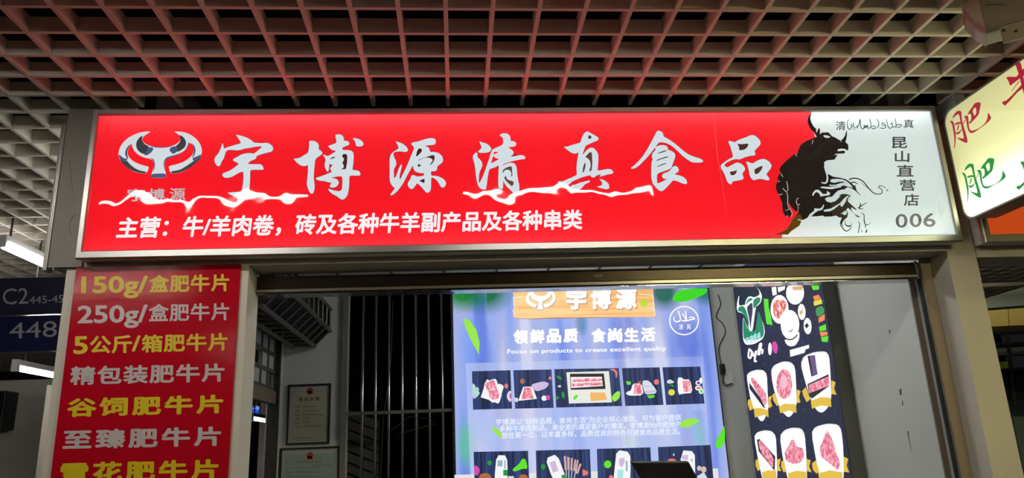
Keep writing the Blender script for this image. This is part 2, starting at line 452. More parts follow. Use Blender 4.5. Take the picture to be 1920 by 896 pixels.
# tubes inside the cabinet
for z, e in ((3.085, 2.6), (2.43, 1.1)):
    l = bpy.data.lights.new('cabinet tube', 'AREA'); l.shape = 'RECTANGLE'; l.size = 3.9; l.size_y = 0.016; l.energy = e
    lo = bpy.data.objects.new('cabinet_tube', l); C.objects.link(lo); lo.parent = sign
    lo.location = Vector((0.39, 3.262, z))-Vector(sign.location); lo.rotation_euler = (math.radians(90), 0, 0)

G = {}
G['yu'] = ((395, 245), [[[(300,48),(345,55),(400,70),(450,90),(490,115),(515,140),(560,148),(620,150),(660,145),(700,152),(735,178),(752,205),(748,235),(725,255),(680,265),(620,280),(570,298),(548,310),(550,330),(530,345),(490,360),(460,380),(448,400),(500,402),(560,402),(600,402),(622,420),(635,445),(635,470),(580,470),(520,470),(475,475),(475,540),(472,620),(468,680),(462,740),(440,790),(415,820),(380,832),(340,815),(280,785),(235,770),(200,745),(260,738),(320,735),(365,730),(380,700),(388,640),(395,560),(392,500),(385,492),(340,505),(300,530),(250,558),(200,568),(160,562),(140,540),(145,512),(190,495),(240,475),(290,440),(335,402),(330,390),(290,372),(262,352),(280,335),(320,315),(370,285),(430,270),(490,270),(515,278),(560,245),(600,210),(620,195),(590,188),(530,195),(470,208),(410,215),(370,230),(310,238),(250,230),(200,235),(180,260),(170,300),(155,340),(135,370),(120,410),(105,428),(85,428),(65,410),(50,380),(43,345),(60,310),(85,285),(105,250),(125,205),(138,150),(150,160),(155,195),(165,215),(200,200),(260,180),(330,160),(365,152),(350,120),(325,80)]]])
G['bo'] = ((545, 245), [
 [[(222,122),(260,120),(300,130),(330,155),(340,180),(335,225),(365,240),(385,270),(370,290),(330,315),(295,345),(288,420),(280,500),(278,580),(288,640),(288,700),(270,755),(245,758),(225,735),(205,690),(193,640),(198,580),(208,500),(208,410),(190,422),(150,428),(105,410),(65,375),(32,335),(70,335),(110,325),(160,295),(205,268),(218,230),(222,180)]],
 [[(740,88),(790,92),(835,108),(870,140),(878,170),(850,190),(810,192),(785,185),(780,155),(765,120)]],
 [[(535,50),(575,42),(615,52),(638,80),(636,120),(670,122),(700,135),(707,160),(690,178),(650,190),(622,205),(622,232),(680,232),(730,240),(755,265),(758,320),(752,400),(740,472),(790,475),(825,488),(840,515),(832,540),(790,542),(740,538),(705,545),(705,620),(698,700),(685,770),(655,815),(620,832),(590,815),(550,785),(500,760),(470,735),(443,695),(490,708),(540,722),(590,728),(615,705),(620,640),(622,580),(612,548),(570,550),(530,555),(490,568),(540,575),(570,595),(580,630),(560,665),(520,685),(480,682),(465,665),(490,635),(480,625),(430,615),(400,605),(350,602),(310,588),(298,570),(340,555),(400,535),(470,505),(495,495),(480,475),(472,455),(490,430),(505,415),(480,405),(465,395),(462,440),(455,490),(440,492),(420,465),(408,430),(410,390),(420,350),(405,315),(382,290),(410,290),(440,305),(460,300),(500,275),(535,255),(540,240),(495,235),(470,210),(445,185),(490,170),(540,150),(552,130),(540,90)],
  [(475,340),(500,318),(540,312),(522,330),(490,337),(478,352)],
  [(622,285),(650,278),(678,290),(680,330),(675,400),(662,462),(640,464),(605,463),(620,455),(640,440),(630,400),(618,385),(640,355),(638,330),(620,318)]]])
G['yuan'] = ((715, 245), [[
 [(168,128),(200,135),(245,150),(290,180),(318,215),(320,245),(290,258),(240,250),(190,252),(150,262),(145,280),(155,320),(175,360),(183,400),(170,430),(152,460),(150,510),(155,570),(170,560),(190,510),(215,440),(235,408),(248,405),(245,440),(232,490),(220,540),(222,590),(250,540),(290,460),(330,370),(365,280),(395,212),(385,190),(360,170),(362,148),(385,138),(440,130),(500,110),(550,95),(600,87),(640,95),(657,125),(650,160),(625,172),(570,175),(515,185),(550,190),(578,215),(585,255),(640,255),(690,268),(730,305),(742,345),(735,380),(705,405),(670,430),(672,460),(655,485),(620,490),(598,485),(597,540),(640,540),(690,550),(740,575),(770,605),(778,640),(760,675),(730,685),(710,670),(690,630),(660,590),(600,555),(598,620),(598,690),(585,730),(560,748),(535,742),(510,710),(470,665),(430,630),(410,660),(385,695),(360,703),(330,685),(315,650),(320,620),(350,580),(358,540),(390,530),(412,545),(440,550),(480,545),(510,540),(515,510),(460,510),(410,495),(385,460),(380,415),(350,470),(310,540),(270,620),(230,680),(190,730),(140,770),(115,780),(108,768),(130,735),(165,690),(130,665),(105,620),(98,560),(100,480),(98,400),(100,330),(115,280),(155,245),(195,225),(208,205),(195,170)],
 [(445,215),(480,215),(490,240),(470,270),(420,315),(418,290),(430,245)],
 [(432,362),(480,335),(540,318),(590,300),(632,292),(642,320),(632,365),(605,402),(575,415),(600,385),(617,360),(605,335),(560,322),(500,332),(450,358)],
 [(438,400),(450,402),(482,420),(440,437)],
 [(455,602),(490,585),(520,575),(518,632),(490,620)]]])
G['qing'] = ((875, 235), [
 [[(148,190),(190,205),(240,220),(280,250),(298,285),(285,315),(240,330),(190,332),(150,330),(133,315),(155,295),(178,275),(172,245),(158,215)]],
 [[(118,318),(130,345),(128,380),(160,410),(183,440),(190,475),(180,510),(160,550),(148,600),(145,690),(160,685),(185,630),(215,560),(245,470),(270,400),(290,330),(310,290),(350,270),(400,250),(437,225),(437,160),(425,140),(398,130),(405,105),(440,95),(485,98),(520,125),(527,165),(530,190),(570,190),(597,215),(590,245),(560,258),(510,262),(505,275),(540,290),(565,320),(555,355),(520,380),(580,370),(650,355),(690,365),(707,388),(695,405),(650,410),(590,420),(530,435),(480,450),(440,468),(435,485),(470,462),(520,448),(560,450),(590,475),(602,520),(605,580),(615,650),(632,720),(632,790),(605,860),(580,850),(550,800),(500,755),(460,710),(440,665),(438,690),(435,765),(385,765),(378,700),(380,600),(383,510),(388,480),(330,510),(275,525),(262,570),(250,640),(240,720),(232,770),(180,770),(145,740),(122,680),(110,600),(100,500),(90,450),(73,400),(75,360)],
  [(325,320),(388,320),(350,340),(322,352)],
  [(318,362),(335,385),(360,397),(392,402),(345,430),(292,458),(305,410)],
  [(430,560),(440,530),(490,500),(540,490),(545,540),(550,610),(530,618),(538,590),(530,550),(500,532),(460,535),(435,575)],
  [(455,612),(475,612),(480,640),(510,660),(560,672),(565,700),(545,735),(510,705),(475,670),(452,640)]]])
G['zhen'] = ((1030, 235), [
 [[(445,72),(470,78),(500,95),(545,120),(585,145),(593,165),(575,185),(520,205),(470,230),(435,245),(420,290),(395,355),(420,330),(450,295),(490,268),(525,268),(560,300),(587,345),(588,420),(583,500),(575,545),(640,535),(700,522),(745,530),(770,560),(755,582),(700,590),(650,605),(600,618),(620,585),(590,595),(560,605),(540,628),(505,622),(490,600),(440,610),(390,625),(340,645),(280,670),(230,715),(170,730),(125,720),(98,690),(110,670),(160,672),(210,650),(260,630),(320,600),(330,590),(325,520),(330,440),(345,360),(350,325),(310,342),(270,335),(220,300),(168,255),(210,258),(260,240),(320,222),(370,210),(385,160),(410,105)],
  [(468,118),(495,125),(512,148),(490,160),(468,165)],
  [(425,390),(460,345),(495,318),(510,330),(515,400),(515,480),(505,550),(475,550),(495,490),(490,430),(465,400),(440,385)],
  [(405,500),(425,445),(437,460),(430,510),(415,560),(397,570)]],
 [[(250,740),(275,715),(310,712),(360,690),(420,675),(470,662),(490,665),(480,685),(430,705),(400,740),(360,780),(320,808),(290,805),(270,780)]],
 [[(598,640),(650,655),(690,680),(715,710),(718,760),(680,768),(620,755),(565,735),(600,730),(635,715),(630,680)]]])
G['shi'] = ((1180, 235), [
 [[(335,62),(375,70),(405,95),(412,135),(450,155),(500,185),(560,230),(630,290),(700,345),(770,375),(840,395),(880,415),(888,435),(860,448),(800,448),(750,445),(700,415),(640,370),(580,310),(530,265),(480,230),(430,210),(380,203),(350,208),(310,265),(260,330),(210,390),(160,440),(110,490),(60,520),(25,522),(15,510),(60,480),(110,430),(165,365),(210,295),(260,205),(300,125)]],
 [[(305,268),(340,245),(400,235),(445,245),(462,270),(460,292),(500,305),(540,330),(553,360),(545,400),(525,450),(505,515),(450,540),(335,578),(330,640),(335,700),(385,680),(455,645),(410,643),(388,612),(400,580),(450,565),(490,540),(520,495),(550,485),(580,500),(597,545),(570,570),(540,590),(600,600),(650,620),(685,655),(695,690),(680,708),(640,700),(580,672),(520,660),(490,700),(440,755),(390,795),(350,780),(310,740),(275,690),(260,620),(262,520),(265,440),(280,410),(268,380),(275,335),(310,300),(315,285)],
  [(335,335),(400,310),(450,298),(452,306),(400,325),(345,340)],
  [(318,420),(380,395),(440,375),(468,375),(460,385),(400,400),(330,427)],
  [(328,495),(380,470),(445,450),(440,462),(390,480),(335,500)]]])
G['pin'] = ((1335, 235), [
 [[(190,188),(235,190),(270,205),(310,178),(370,155),(430,135),(465,115),(510,120),(555,155),(585,200),(575,240),(540,275),(510,305),(520,340),(515,362),(460,365),(390,385),(330,412),(290,405),(240,415),(180,445),(145,475),(160,495),(185,505),(240,475),(290,447),(330,450),(370,475),(398,520),(390,545),(362,580),(375,610),(378,645),(340,658),(280,668),(240,678),(235,712),(200,700),(175,665),(155,600),(130,550),(103,510),(105,475),(150,440),(200,405),(255,380),(240,330),(220,260)],
  [(300,220),(350,228),(440,218),(425,260),(390,292),(325,302),(325,260)],
  [(210,555),(260,552),(300,535),(290,575),(260,600),(225,598)]],
 [[(402,432),(450,445),(485,460),(540,425),(590,405),(640,405),(690,440),(718,485),(700,525),(670,560),(650,590),(685,630),(690,655),(660,662),(600,645),(550,645),(500,662),(470,640),(450,600),(440,540),(425,480)],
  [(505,530),(560,500),(610,485),(595,530),(560,575),(515,590)]]])
def grow(loop, d):
    """outline pushed outwards by d (pixels)"""
    a = sum(loop[i][0]*loop[(i+1) % len(loop)][1]-loop[(i+1) % len(loop)][0]*loop[i][1] for i in range(len(loop)))
    s = 1 if a > 0 else -1; out = []; n = len(loop)
    for i in range(n):
        t = Vector(loop[(i+1) % n])-Vector(loop[i-1])
        if t.length: t.normalize()
        out.append((loop[i][0]+s*t.y*d, loop[i][1]-s*t.x*d))
    return out
for k, (O, parts) in G.items():
    for p in parts: art('lettering', FACE, [[chaikin(tr(l, O, 6.4)) for l in p]], letter, sign, 2)
    # thin dark rim printed round each brush character
    for p in parts: art('lettering_outline', FACE, [grow(chaikin(tr(p[0], O, 6.4)), 0.55)], mat('dark letter rim', (96, 30, 36), 0.5), sign, 1)

text('lettering', FACE, '主营：牛/羊肉卷，砖及各种牛羊副产品及各种串类', (217, 445.5), (1092, 428.5), (1092, 393), letter2, sign, off=0.03, layer=1)
chars('lettering', FACE, [('宇', (239, 353.5, 272, 377.5)), ('博', (278.5, 353.5, 309, 377)), ('源', (318, 352.5, 347.5, 376)),], grey_ink, sign, off=0.02)
chars('lettering', FACE, [('昆', (1672, 256.6, 1701, 278)), ('山', (1677.5, 283, 1705, 304)), ('直', (1681, 309, 1713, 331)), ('营', (1687, 336.5, 1716.5, 358)), ('店', (1694.5, 363.5, 1723, 386))], ink2, sign, off=0.018)
chars('lettering', FACE, [('0', (1679, 401, 1701.5, 427)), ('0', (1705.5, 400, 1728, 426)), ('6', (1731, 399, 1754, 425.5))], ink3, sign, off=0.012)
chars('lettering', FACE, [('清', (1567, 227.5, 1585, 244.5)), ('真', (1694, 224, 1713, 240.5))], ink2, sign, off=0.008)
ar = lambda pts, wd=15: stroke(tr(pts, (1560, 215), 12), wd/12*0.75, wd/12, wd/12*1.25)
art('lettering', FACE, [ar(p) for p in (
 [(375,100),(350,160),(345,250),(370,320),(410,320),(440,270),(430,200)], [(405,225),(412,245)],
 [(430,270),(470,270),(480,180),(490,270),(550,300),(580,280),(550,255),(600,240),(630,100),(640,250),(680,320),(715,305),(725,230),(735,300),(765,240),(770,300),(800,230),(805,300),(860,290),(875,200),(845,95)],
 [(880,260),(960,260),(970,310),(900,310),(885,275)], [(1005,90),(1050,170),(1045,250),(1015,300)],
 [(1185,250),(1125,240),(1130,180),(1195,230),(1200,290),(1150,310),(1075,295)],
 [(1215,95),(1240,180),(1260,270),(1310,310),(1360,270),(1400,280),(1440,250),(1425,90)], [(1310,225),(1350,190),(1360,270)],
 [(1440,250),(1480,290),(1560,250),(1530,220),(1445,235)], [(465,325),(485,325)], [(495,325),(515,325)])], ink2, sign)

# chrome ox-head emblem
eO, es = (215, 235), 8.147
E_ = lambda l: chaikin(tr(l, eO, es))
chrome = emit('printed chrome light', (214, 224, 228), 0.92)
emblem = art('emblem', FACE, [E_([(540,92),(480,95),(400,105),(300,140),(200,195),(130,260),(80,340),(55,430),(65,490),(95,550),(150,610),(220,665),(300,710),(400,735),(465,740),(505,705),(525,630),(450,615),(370,590),(290,550),(230,500),(200,450),(200,390),(220,330),(265,280),(270,330),(300,390),(350,440),(420,480),(480,500),(545,510),(590,540),(608,590),(600,640),(580,700),(540,800),(785,805),(790,760),(770,690),(760,600),(765,560),(800,515),(870,480),(960,455),(1050,400),(1110,340),(1140,290),(1140,265),(1180,280),(1210,330),(1210,390),(1190,450),(1130,510),(1050,560),(950,595),(825,622),(835,690),(870,740),(950,735),(1050,705),(1150,650),(1240,580),(1300,520),(1330,440),(1335,370),(1310,290),(1260,220),(1190,160),(1100,115),(1010,95),(900,95),(960,130),(1000,165),(1010,210),(990,250),(920,300),(820,330),(720,338),(600,330),(500,300),(440,260),(420,215),(440,170),(490,135),(540,105)])], chrome, sign, 1, label='chrome ox-head emblem')
art('print', FACE, [E_(p) for p in (
 [(432,155),(380,185),(342,235),(326,300),(342,365),(390,415),(440,440),(500,400),(530,328),(455,285),(425,240),(418,200)],
 [(985,145),(1040,170),(1080,220),(1095,280),(1070,340),(1010,385),(950,410),(955,360),(935,315),(990,270),(1010,220)],
 [(70,500),(150,560),(190,540),(230,590),(300,650),(380,690),(490,710),(465,740),(380,730),(280,700),(180,640),(110,570)],
 [(1325,460),(1270,520),(1200,550),(1100,620),(1000,680),(855,705),(875,740),(960,732),(1060,700),(1160,645),(1250,575),(1310,510)])],
 emit('printed chrome dark', (46, 50, 54), 0.9), emblem, 2)
art('print', FACE, [E_(p) for p in (
 [(520,330),(600,345),(570,410),(490,465),(436,440),(490,400)], [(935,315),(860,335),(835,385),(890,440),(950,412),(955,360)],
 [(62,440),(70,500),(150,560),(190,540),(200,505),(150,510)], [(1330,440),(1325,460),(1270,520),(1200,550),(1190,500),(1250,480)],
 [(265,275),(215,310),(170,370),(158,440),(190,510),(208,505),(195,440),(200,380),(225,325)],
 [(1180,270),(1225,320),(1240,390),(1215,470),(1180,500),(1203,440),(1213,380),(1203,320)],
 [(565,740),(780,735),(790,770),(785,805),(540,800)],
 [(545,490),(600,520),(622,590),(605,690),(592,700),(606,620),(608,580),(590,540)],
 [(790,490),(900,460),(1000,430),(1080,380),(1120,300),(1130,250),(1142,290),(1110,345),(1050,405),(960,460),(870,485),(800,520),(765,560),(760,600),(768,700),(750,620),(752,550)],
 [(480,292),(600,325),(720,335),(830,325),(930,292),(830,336),(720,346),(600,338)])],
 emit('printed chrome navy', (66, 78, 120), 0.9), emblem, 3)

# bull silhouette
A = lambda l: tr(l, bA, bs)
B = lambda l: tr(l, bB, bs)
Cc = lambda l: tr(l, bC, bs)
body = A([(500,38),(470,70),(448,108),(442,160),(460,215),(490,268),(530,300),(545,330),(560,355),(510,375),(440,405),(390,430),(350,470),(325,520),(310,575),(285,575),(250,595),(200,635),(140,690),(95,740),(80,780),(95,820)]) + \
 B([(75,42),(58,80),(60,130),(35,180),(32,230),(55,290),(80,320),(90,360),(115,420),(115,480),(125,530),(150,580),(180,602),(215,595),(242,560),(238,530),(210,490),(197,440),(200,410),(225,460),(262,505),(300,528),(328,515),(320,550),(280,590),(240,640),(210,700),(170,760),(95,800),(15,826),(190,826),(225,785),(285,745),(335,710),(358,665),(345,642),(400,630),(445,604),(480,592),(560,590),(640,580),(660,595),(750,592),(810,580),(850,605)]) + \
 Cc([(262,605),(250,680),(280,730),(268,680),(290,640),(335,600),(345,545),(320,505),(345,480),(400,530),(455,592),(490,606),(496,594),(430,560),(385,500),(390,472),(430,502),(462,507),(400,450),(345,400),(340,370),(360,340),(382,325),(330,300),(300,240),(340,212),(400,235),(450,270),(432,212),(410,180),(370,145),(320,112),(250,92),(150,78),(85,40)]) + \
 A([(700,885),(690,850),(665,790),(655,740),(660,700),(650,690),(690,660),(740,655),(790,650),(810,620),(830,588),(780,590),(815,575),(860,572),(915,570),(930,550),(910,533),(860,540),(828,540),(835,515),(870,508),(920,510),(945,525),(962,535),(970,500),(965,455),(930,420),(945,380),(950,330),(952,268),(940,290),(925,340),(900,380),(870,402),(850,395),(800,365),(755,345),(735,320),(710,297),(630,300),(600,322),(603,280),(598,235),(575,260),(562,300),(552,290),(555,255),(520,220),(490,170),(476,110),(486,70)])
bull = art('bull_silhouette', FACE, [body], ink, sign, 1, label='black bull silhouette')
sw = lambda pts, a, m=None, b=None: stroke(pts, a/bs, (b or a*.5)/bs, (m or a)/bs)
art('print', FACE, [sw(Cc(p), *k) for p, k in (
 ([(355,115),(400,100),(450,98),(500,115),(550,150),(590,200),(640,260),(690,295),(740,303),(780,290),(785,260),(770,235),(740,215),(750,198),(790,198),(830,225)], (16, 12)),
 ([(510,160),(560,190),(610,230),(660,245)], (4, 6, 3)), ([(840,260),(865,245)], (12,)), ([(380,160),(420,148),(470,170)], (16, 14)), ([(430,190),(440,230),(460,275),(510,315)], (18, 14, 5)),
 ([(260,630),(245,690),(270,730),(290,760),(320,780),(355,768),(385,735),(385,675)], (12, 14)), ([(310,640),(310,690),(340,715),(378,712)], (5, 14, 20)),
 ([(475,650),(495,690),(488,740),(475,805)], (5, 12, 9)), ([(515,540),(550,570),(552,630),(565,690),(600,700),(645,668)], (6, 14)), ([(575,690),(565,740)], (14, 9)), ([(590,755),(575,800)], (6, 16, 22)),
 ([(500,410),(505,445),(490,475),(470,478)], (6, 18, 8)), ([(495,465),(540,440),(585,415)], (18, 9)), ([(480,478),(510,495),(540,487)], (18, 10)), ([(520,765),(518,800)], (8,)),
 ([(345,375),(375,368)], (6,)))], ink, bull, 1)
art('print', FACE, [Cc(p) for p in (
 [(112,130),(135,110),(200,105),(270,112),(330,140),(375,180),(410,225),(370,200),(320,160),(270,140),(220,145),(170,158),(125,150)],
 [(100,178),(130,185),(190,180),(250,160),(300,155),(350,180),(400,222),(340,205),(290,190),(250,200),(210,195),(140,198),(105,195)],
 [(-20,215),(20,205),(90,210),(160,205),(230,195),(262,197),(250,215),(200,225),(130,240),(70,235),(0,224)],
 [(45,365),(70,345),(140,335),(170,300),(210,260),(260,245),(320,245),(380,240),(405,250),(400,320),(360,375),(350,375),(380,325),(330,303),(270,300),(215,325),(248,322),(225,350),(180,395),(120,412),(70,400)],
 [(25,510),(60,500),(120,490),(180,455),(240,420),(290,360),(340,322),(355,327),(320,370),(315,400),(270,465),(245,460),(250,430),(215,455),(160,500),(110,525),(40,530)],
 [(245,560),(275,540),(300,520),(325,520),(330,550),(310,575),(285,570),(270,555)])] + [B(p) for p in (
 [(500,320),(510,285),(540,250),(580,245),(615,275),(635,300),(690,300),(690,260),(735,290),(720,320),(660,325),(610,335),(590,295),(560,275),(535,290),(515,325)],
 [(445,602),(470,560),(525,520),(530,485),(570,490),(600,490),(630,470),(645,435),(655,450),(640,490),(620,510),(575,520),(530,550),(490,590),(470,605)],
 [(310,632),(345,628),(360,640),(330,645)])] +
 [sw(B([(670,-10),(690,45),(698,110),(680,155),(650,160),(620,152)]), 14, 24, 12), A([(645,335),(680,335),(735,350),(725,368),(680,370),(655,358)]), A([(862,412),(884,404),(876,420)])], white_art, bull, 2)
art('print', FACE, [sw(B(p), 9, 11, 5) for p in ([(95,35),(125,85)], [(60,135),(85,140)], [(70,310),(120,303)], [(170,135),(180,180),(188,250),(170,262)], [(120,225),(150,260),(175,285),(185,350),(185,430),(200,490),(180,508),(150,512)], [(205,490),(235,530),(240,572),(220,597)], [(180,575),(178,605)], [(325,350),(298,380),(300,420),(320,460),(315,520)], [(320,435),(345,437)])] +
 [sw(A(p), 12, 10, 4) for p in ([(510,398),(500,450)], [(288,575),(300,612)])], vein, bull, 2)
art('print', FACE, [B([(345,560),(380,625),(352,645),(356,668),(335,708),(285,743),(225,783),(190,825),(18,825),(95,799),(170,759),(210,699),(240,639),(282,589)])], brown, bull, 2)
# seam of the two sheets of film
art('print', FACE, [stroke([(1338, 213), (1345, 290), (1352, 330), (1362, 400)], 2.2, .6)], emit('film seam', (240, 70, 80), 0.9), sign, 1)

# ------------------------------------------------------------------ hanging lightbox at right angles to the front
HX = 2.40
HP = Plane('X', HX)
hang = thing('lightbox_sign', 'pale yellow lightbox with rounded corners hung at right angles to the shop front', 'sign', (2.45, 2.6, 2.50))
hy0, hy1, hz0, hz1 = 2.02, 3.186, 2.50, 3.053
def rrect(u0, u1, v0, v1, r, n=6):
    pts = []
    for cx, cz, a0 in ((u1-r, v1-r, 0), (u0+r, v1-r, 90), (u0+r, v0+r, 180), (u1-r, v0+r, 270)):
        for k in range(n+1):
            a = math.radians(a0+90*k/n); pts.append((cx+r*math.cos(a), cz+r*math.sin(a)))
    return pts
o_ = rrect(hy0, hy1, hz0, hz1, 0.065); i_ = rrect(hy0+0.008, hy1-0.008, hz0+0.008, hz1-0.008, 0.058)
n = len(o_); fm = MB()
fm.add([(HX-0.004, y, z) for y, z in o_]+[(HX-0.004, y, z) for y, z in i_]+[(HX+0.11, y, z) for y, z in o_]+[(HX+0.002, y, z) for y, z in i_],
       [(k, (k+1) % n, n+(k+1) % n, n+k) for k in range(n)]+[(k, (k+1) % n, 2*n+(k+1) % n, 2*n+k) for k in range(n)]+[(n+k, n+(k+1) % n, 3*n+(k+1) % n, 3*n+k) for k in range(n)]+[tuple(range(2*n, 3*n))])
obj('frame', fm, mat('grey painted steel', (150, 148, 142), 0.45, 0.4), hang)
yellow_face = flex('cream backlit acrylic', (201, 199, 150), 0.72, 0.9, bump=0.0, gloss=0.04, coltop=(232, 236, 190))
obj('face_panel', MB().flat([[(HX, y, z) for y, z in i_]]), yellow_face, hang)
obj('back_panel', MB().flat([[(HX+0.1, y, z) for y, z in i_]]), white_enamel, hang)
for z, e in ((2.56, 3.0),):
    l = bpy.data.lights.new('cabinet tube', 'AREA'); l.shape = 'RECTANGLE'; l.size = 1.1; l.size_y = 0.05; l.energy = e
    lo = bpy.data.objects.new('cabinet_tube', l); C.objects.link(lo); lo.parent = hang
    lo.matrix_world = Matrix.Translation(Vector((HX+0.085, 2.6, z))-Vector(hang.location)) @ Matrix(((0, 0, 1, 0), (1, 0, 0, 0), (0, 1, 0, 0), (0, 0, 0, 1)))
fO, fs_ = (1770, 170), 7.469
FEI = [
 [[(82,425),(100,418),(135,435),(150,500),(158,560),(168,620),(165,690),(160,760),(145,810),(135,810),(148,740),(145,650),(130,560),(115,470)]],
 [[(200,278),(245,285),(250,380),(265,460),(300,570),(330,680),(330,735),(280,722),(215,685),(175,655),(215,662),(282,672),(270,610),(250,530),(235,460),(225,400),(215,340),(195,325),(150,365),(118,398),(130,350),(165,300)]],
 [[(148,475),(170,450),(210,435),(240,440),(236,462),(200,466),(160,485)]],
 [[(160,580),(190,585),(230,560),(262,510),(240,570),(210,610),(175,610)]],
 [[(200,470),(215,475),(205,530),(190,560),(178,560),(190,520)]],
 [[(280,370),(300,350),(330,345),(345,380),(345,440),(352,510),(365,550),(395,562),(450,545),(520,505),(580,450),(610,390),(618,300),(640,335),(665,380),(640,420),(570,480),(500,530),(440,575),(390,597),(355,585),(330,530),(318,460),(312,390),(290,380)]],
 [[(325,365),(312,400),(285,450),(262,492),(268,462),(295,405)]],
 [[(330,340),(350,290),(400,225),(430,175),(480,160),(520,170),(505,250),(490,330),(440,390),(380,450),(355,470),(350,440),(380,415),(385,350),(370,320),(340,335)], [(400,290),(420,245),(450,232),(455,320),(425,355),(412,310)]]]
NIU = [[(228,150),(268,128),(288,155),(300,215),(345,500),(320,470),(290,360),(265,260)],
       [(140,292),(165,283),(240,285),(270,250),(310,205),(420,180),(430,215),(330,260),(250,320),(180,375),(165,330)],
       [(100,545),(110,525),(140,520),(200,465),(280,375),(330,330),(460,230),(475,265),(340,370),(250,440),(180,520),(130,570)],
       [(265,325),(272,330),(200,425),(188,432)]]
crimson = emit('crimson printed letter', (176, 30, 52), 0.9)
green_l = emit('green printed letter', (24, 150, 66), 0.9)
art('lettering', HP, [[chaikin(tr(l, fO, fs_)) for l in p] for p in FEI], crimson, hang)
art('lettering', HP, [tr(p, (1860, 90), 5.267) for p in NIU], crimson, hang)
src = [(1781, 226.9), (1859, 220.9), (1788.7, 278.5)]; dst = [(1803.3, 323.8), (1886.8, 330.2), (1813.2, 378.3)]
M3 = Matrix([(1, *p) for p in src]).inverted() @ Matrix([(1, *p) for p in dst])
aff = lambda p: tuple((Vector((1, p[0], p[1])) @ M3)[1:]) if False else (M3[0][1]+p[0]*M3[1][1]+p[1]*M3[2][1], M3[0][2]+p[0]*M3[1][2]+p[1]*M3[2][2])
art('lettering', HP, [[[aff(q) for q in chaikin(tr(l, fO, fs_))] for l in p] for p in FEI], green_l, hang)
art('lettering', HP, [[(x+26, y+158.5) for x, y in tr(p, (1860, 90), 5.267)] for p in NIU], green_l, hang)
obj('bracket', MB().box(2.43, 2.484, 3.12, 3.275, 3.045, 3.13), mat('bracket steel', (150, 156, 152), 0.5, 0.2), hang, bevel=0.003)
# ------------------------------------------------------------------ red price board on the pillar
PBY = 3.268
PB = Plane('Y', PBY)
pb = thing('price_board', 'tall glossy red price board with yellow and white lines on the pillar', 'sign', (-1.275, 3.274, 1.1))
m = mat('glossy red sheet', (166, 10, 30), 0.14, noise=0.05, nscale=14, bump=0.05, bscale=26)
m.node_tree.nodes['Principled BSDF'].inputs['Specular IOR Level'].default_value = 0.16
obj('board', MB().box(-1.627, -0.933, PBY, 3.2795, 1.1, 2.392), m, pb)
ylw = mat('yellow vinyl', (206, 184, 22), 0.3); wht = mat('white vinyl', (186, 178, 178), 0.3)
LAT = (-0.01, 0.715)
for row in (
 [('150g/', (152, 549), (277.5, 548), (277.5, 517), ylw, .026, LAT), ('盒肥牛片', (279, 548.2), (430, 545.3), (430, 513.5), ylw, .028, None)],
 [('250g/', (145, 605.5), (277, 603.5), (277, 571), wht, .024, LAT), ('盒肥牛片', (278.5, 602.8), (430, 599.5), (430, 567.3), wht, .022, None)],
 [('5', (137.5, 663), (165, 662.5), (165, 629.5), ylw, .026, LAT), ('公斤', (168, 662.5), (248, 661), (248, 628), ylw, .03, None), ('/', (247, 662), (264, 661.5), (264, 627), ylw, .02, (-.11, .76)), ('箱肥牛片', (265, 660.5), (427, 656.3), (427, 624), ylw, .03, None)],
 [('精包装肥牛片', (131, 721.5), (421, 714.5), (421, 681), wht, .03, None)], [('谷饲肥牛片', (125, 781), (418.6, 773.5), (418.6, 740), ylw, .04, None)],
 [('至臻肥牛片', (117, 842), (414.6, 834.5), (414.6, 799.5), wht, .036, None)], [('雪花肥牛片', (112, 905), (410, 897.5), (410, 861), ylw, .042, None)]):
    mb = MB()
    for s_, lb, rb, rt, k, o, yr in row:
        trk = {4: 1.06, 6: 1.08, 5: 1.22}.get(len(s_), 1.0) if yr is None else 1.0
        text_mb(mb, PB, s_, lb, rb, rt, o, 1, yr or (-0.09, 0.86), trk)
    obj('lettering', mb, row[0][4], pb)

# end panel and edge trim beside the sign
t = thing('end_panel', 'grey end panel with a bright aluminium edge beside the red sign', 'panel', (-1.70, 3.28, 2.38))
obj('panel', MB().box(-1.742, -1.604, 3.262, 3.2795, 2.392, 3.14), mat('grey laminate', (120, 116, 109), 0.5, noise=0.12, nscale=9), t)
pm = MB(); pm.box(-1.760, -1.742, 3.25, 3.30, 2.375, 3.06); pm.box(-1.7535, -1.7465, 3.246, 3.25, 2.375, 3.06)
obj('edge_trim', pm, alu, t, bevel=0.002)
gp = Plane('Y', 3.262)
art('print', gp, [stroke([(141, 402), (133, 413), (130, 425), (134, 440)], 1.2, .8), stroke([(131, 300), (134, 340), (141, 380)], 1.0, .7)], mat('dark scratch', (70, 66, 62), 0.8), t, 1)

# ------------------------------------------------------------------ roller shutter of the front opening
sh = thing('roller_shutter', 'rolled-up metal shutter whose dark bottom bar hangs under the lintel', 'shutter', (0.67, 3.44, 2.28))
bm_ = MB()
prof = [(3.425, 2.368), (3.425, 2.312), (3.417, 2.306), (3.417, 2.292), (3.424, 2.288), (3.51, 2.288), (3.51, 2.30), (3.462, 2.30), (3.462, 2.368)]
bm_.prism([(-0.955, y, z) for y, z in prof], (3.225, 0, 0))
obj('bottom_bar', bm_, dark_metal, sh)
obj('bottom_lip', MB().box(-0.93, 2.262, 3.413, 3.4165, 2.2925, 2.3055), mat('lightened steel lip', (176, 170, 162), 0.3, 0.5, noise=0.2, nscale=5), sh, label='steel lip along the bar, lightened as if reflecting')  # steel lightened in place of the bright reflection along the lip
sl = MB()
for k in range(24): sl.box(-0.93+k*0.133, -0.80+k*0.133, 3.515, 3.521, 2.33, 2.383-0.0)
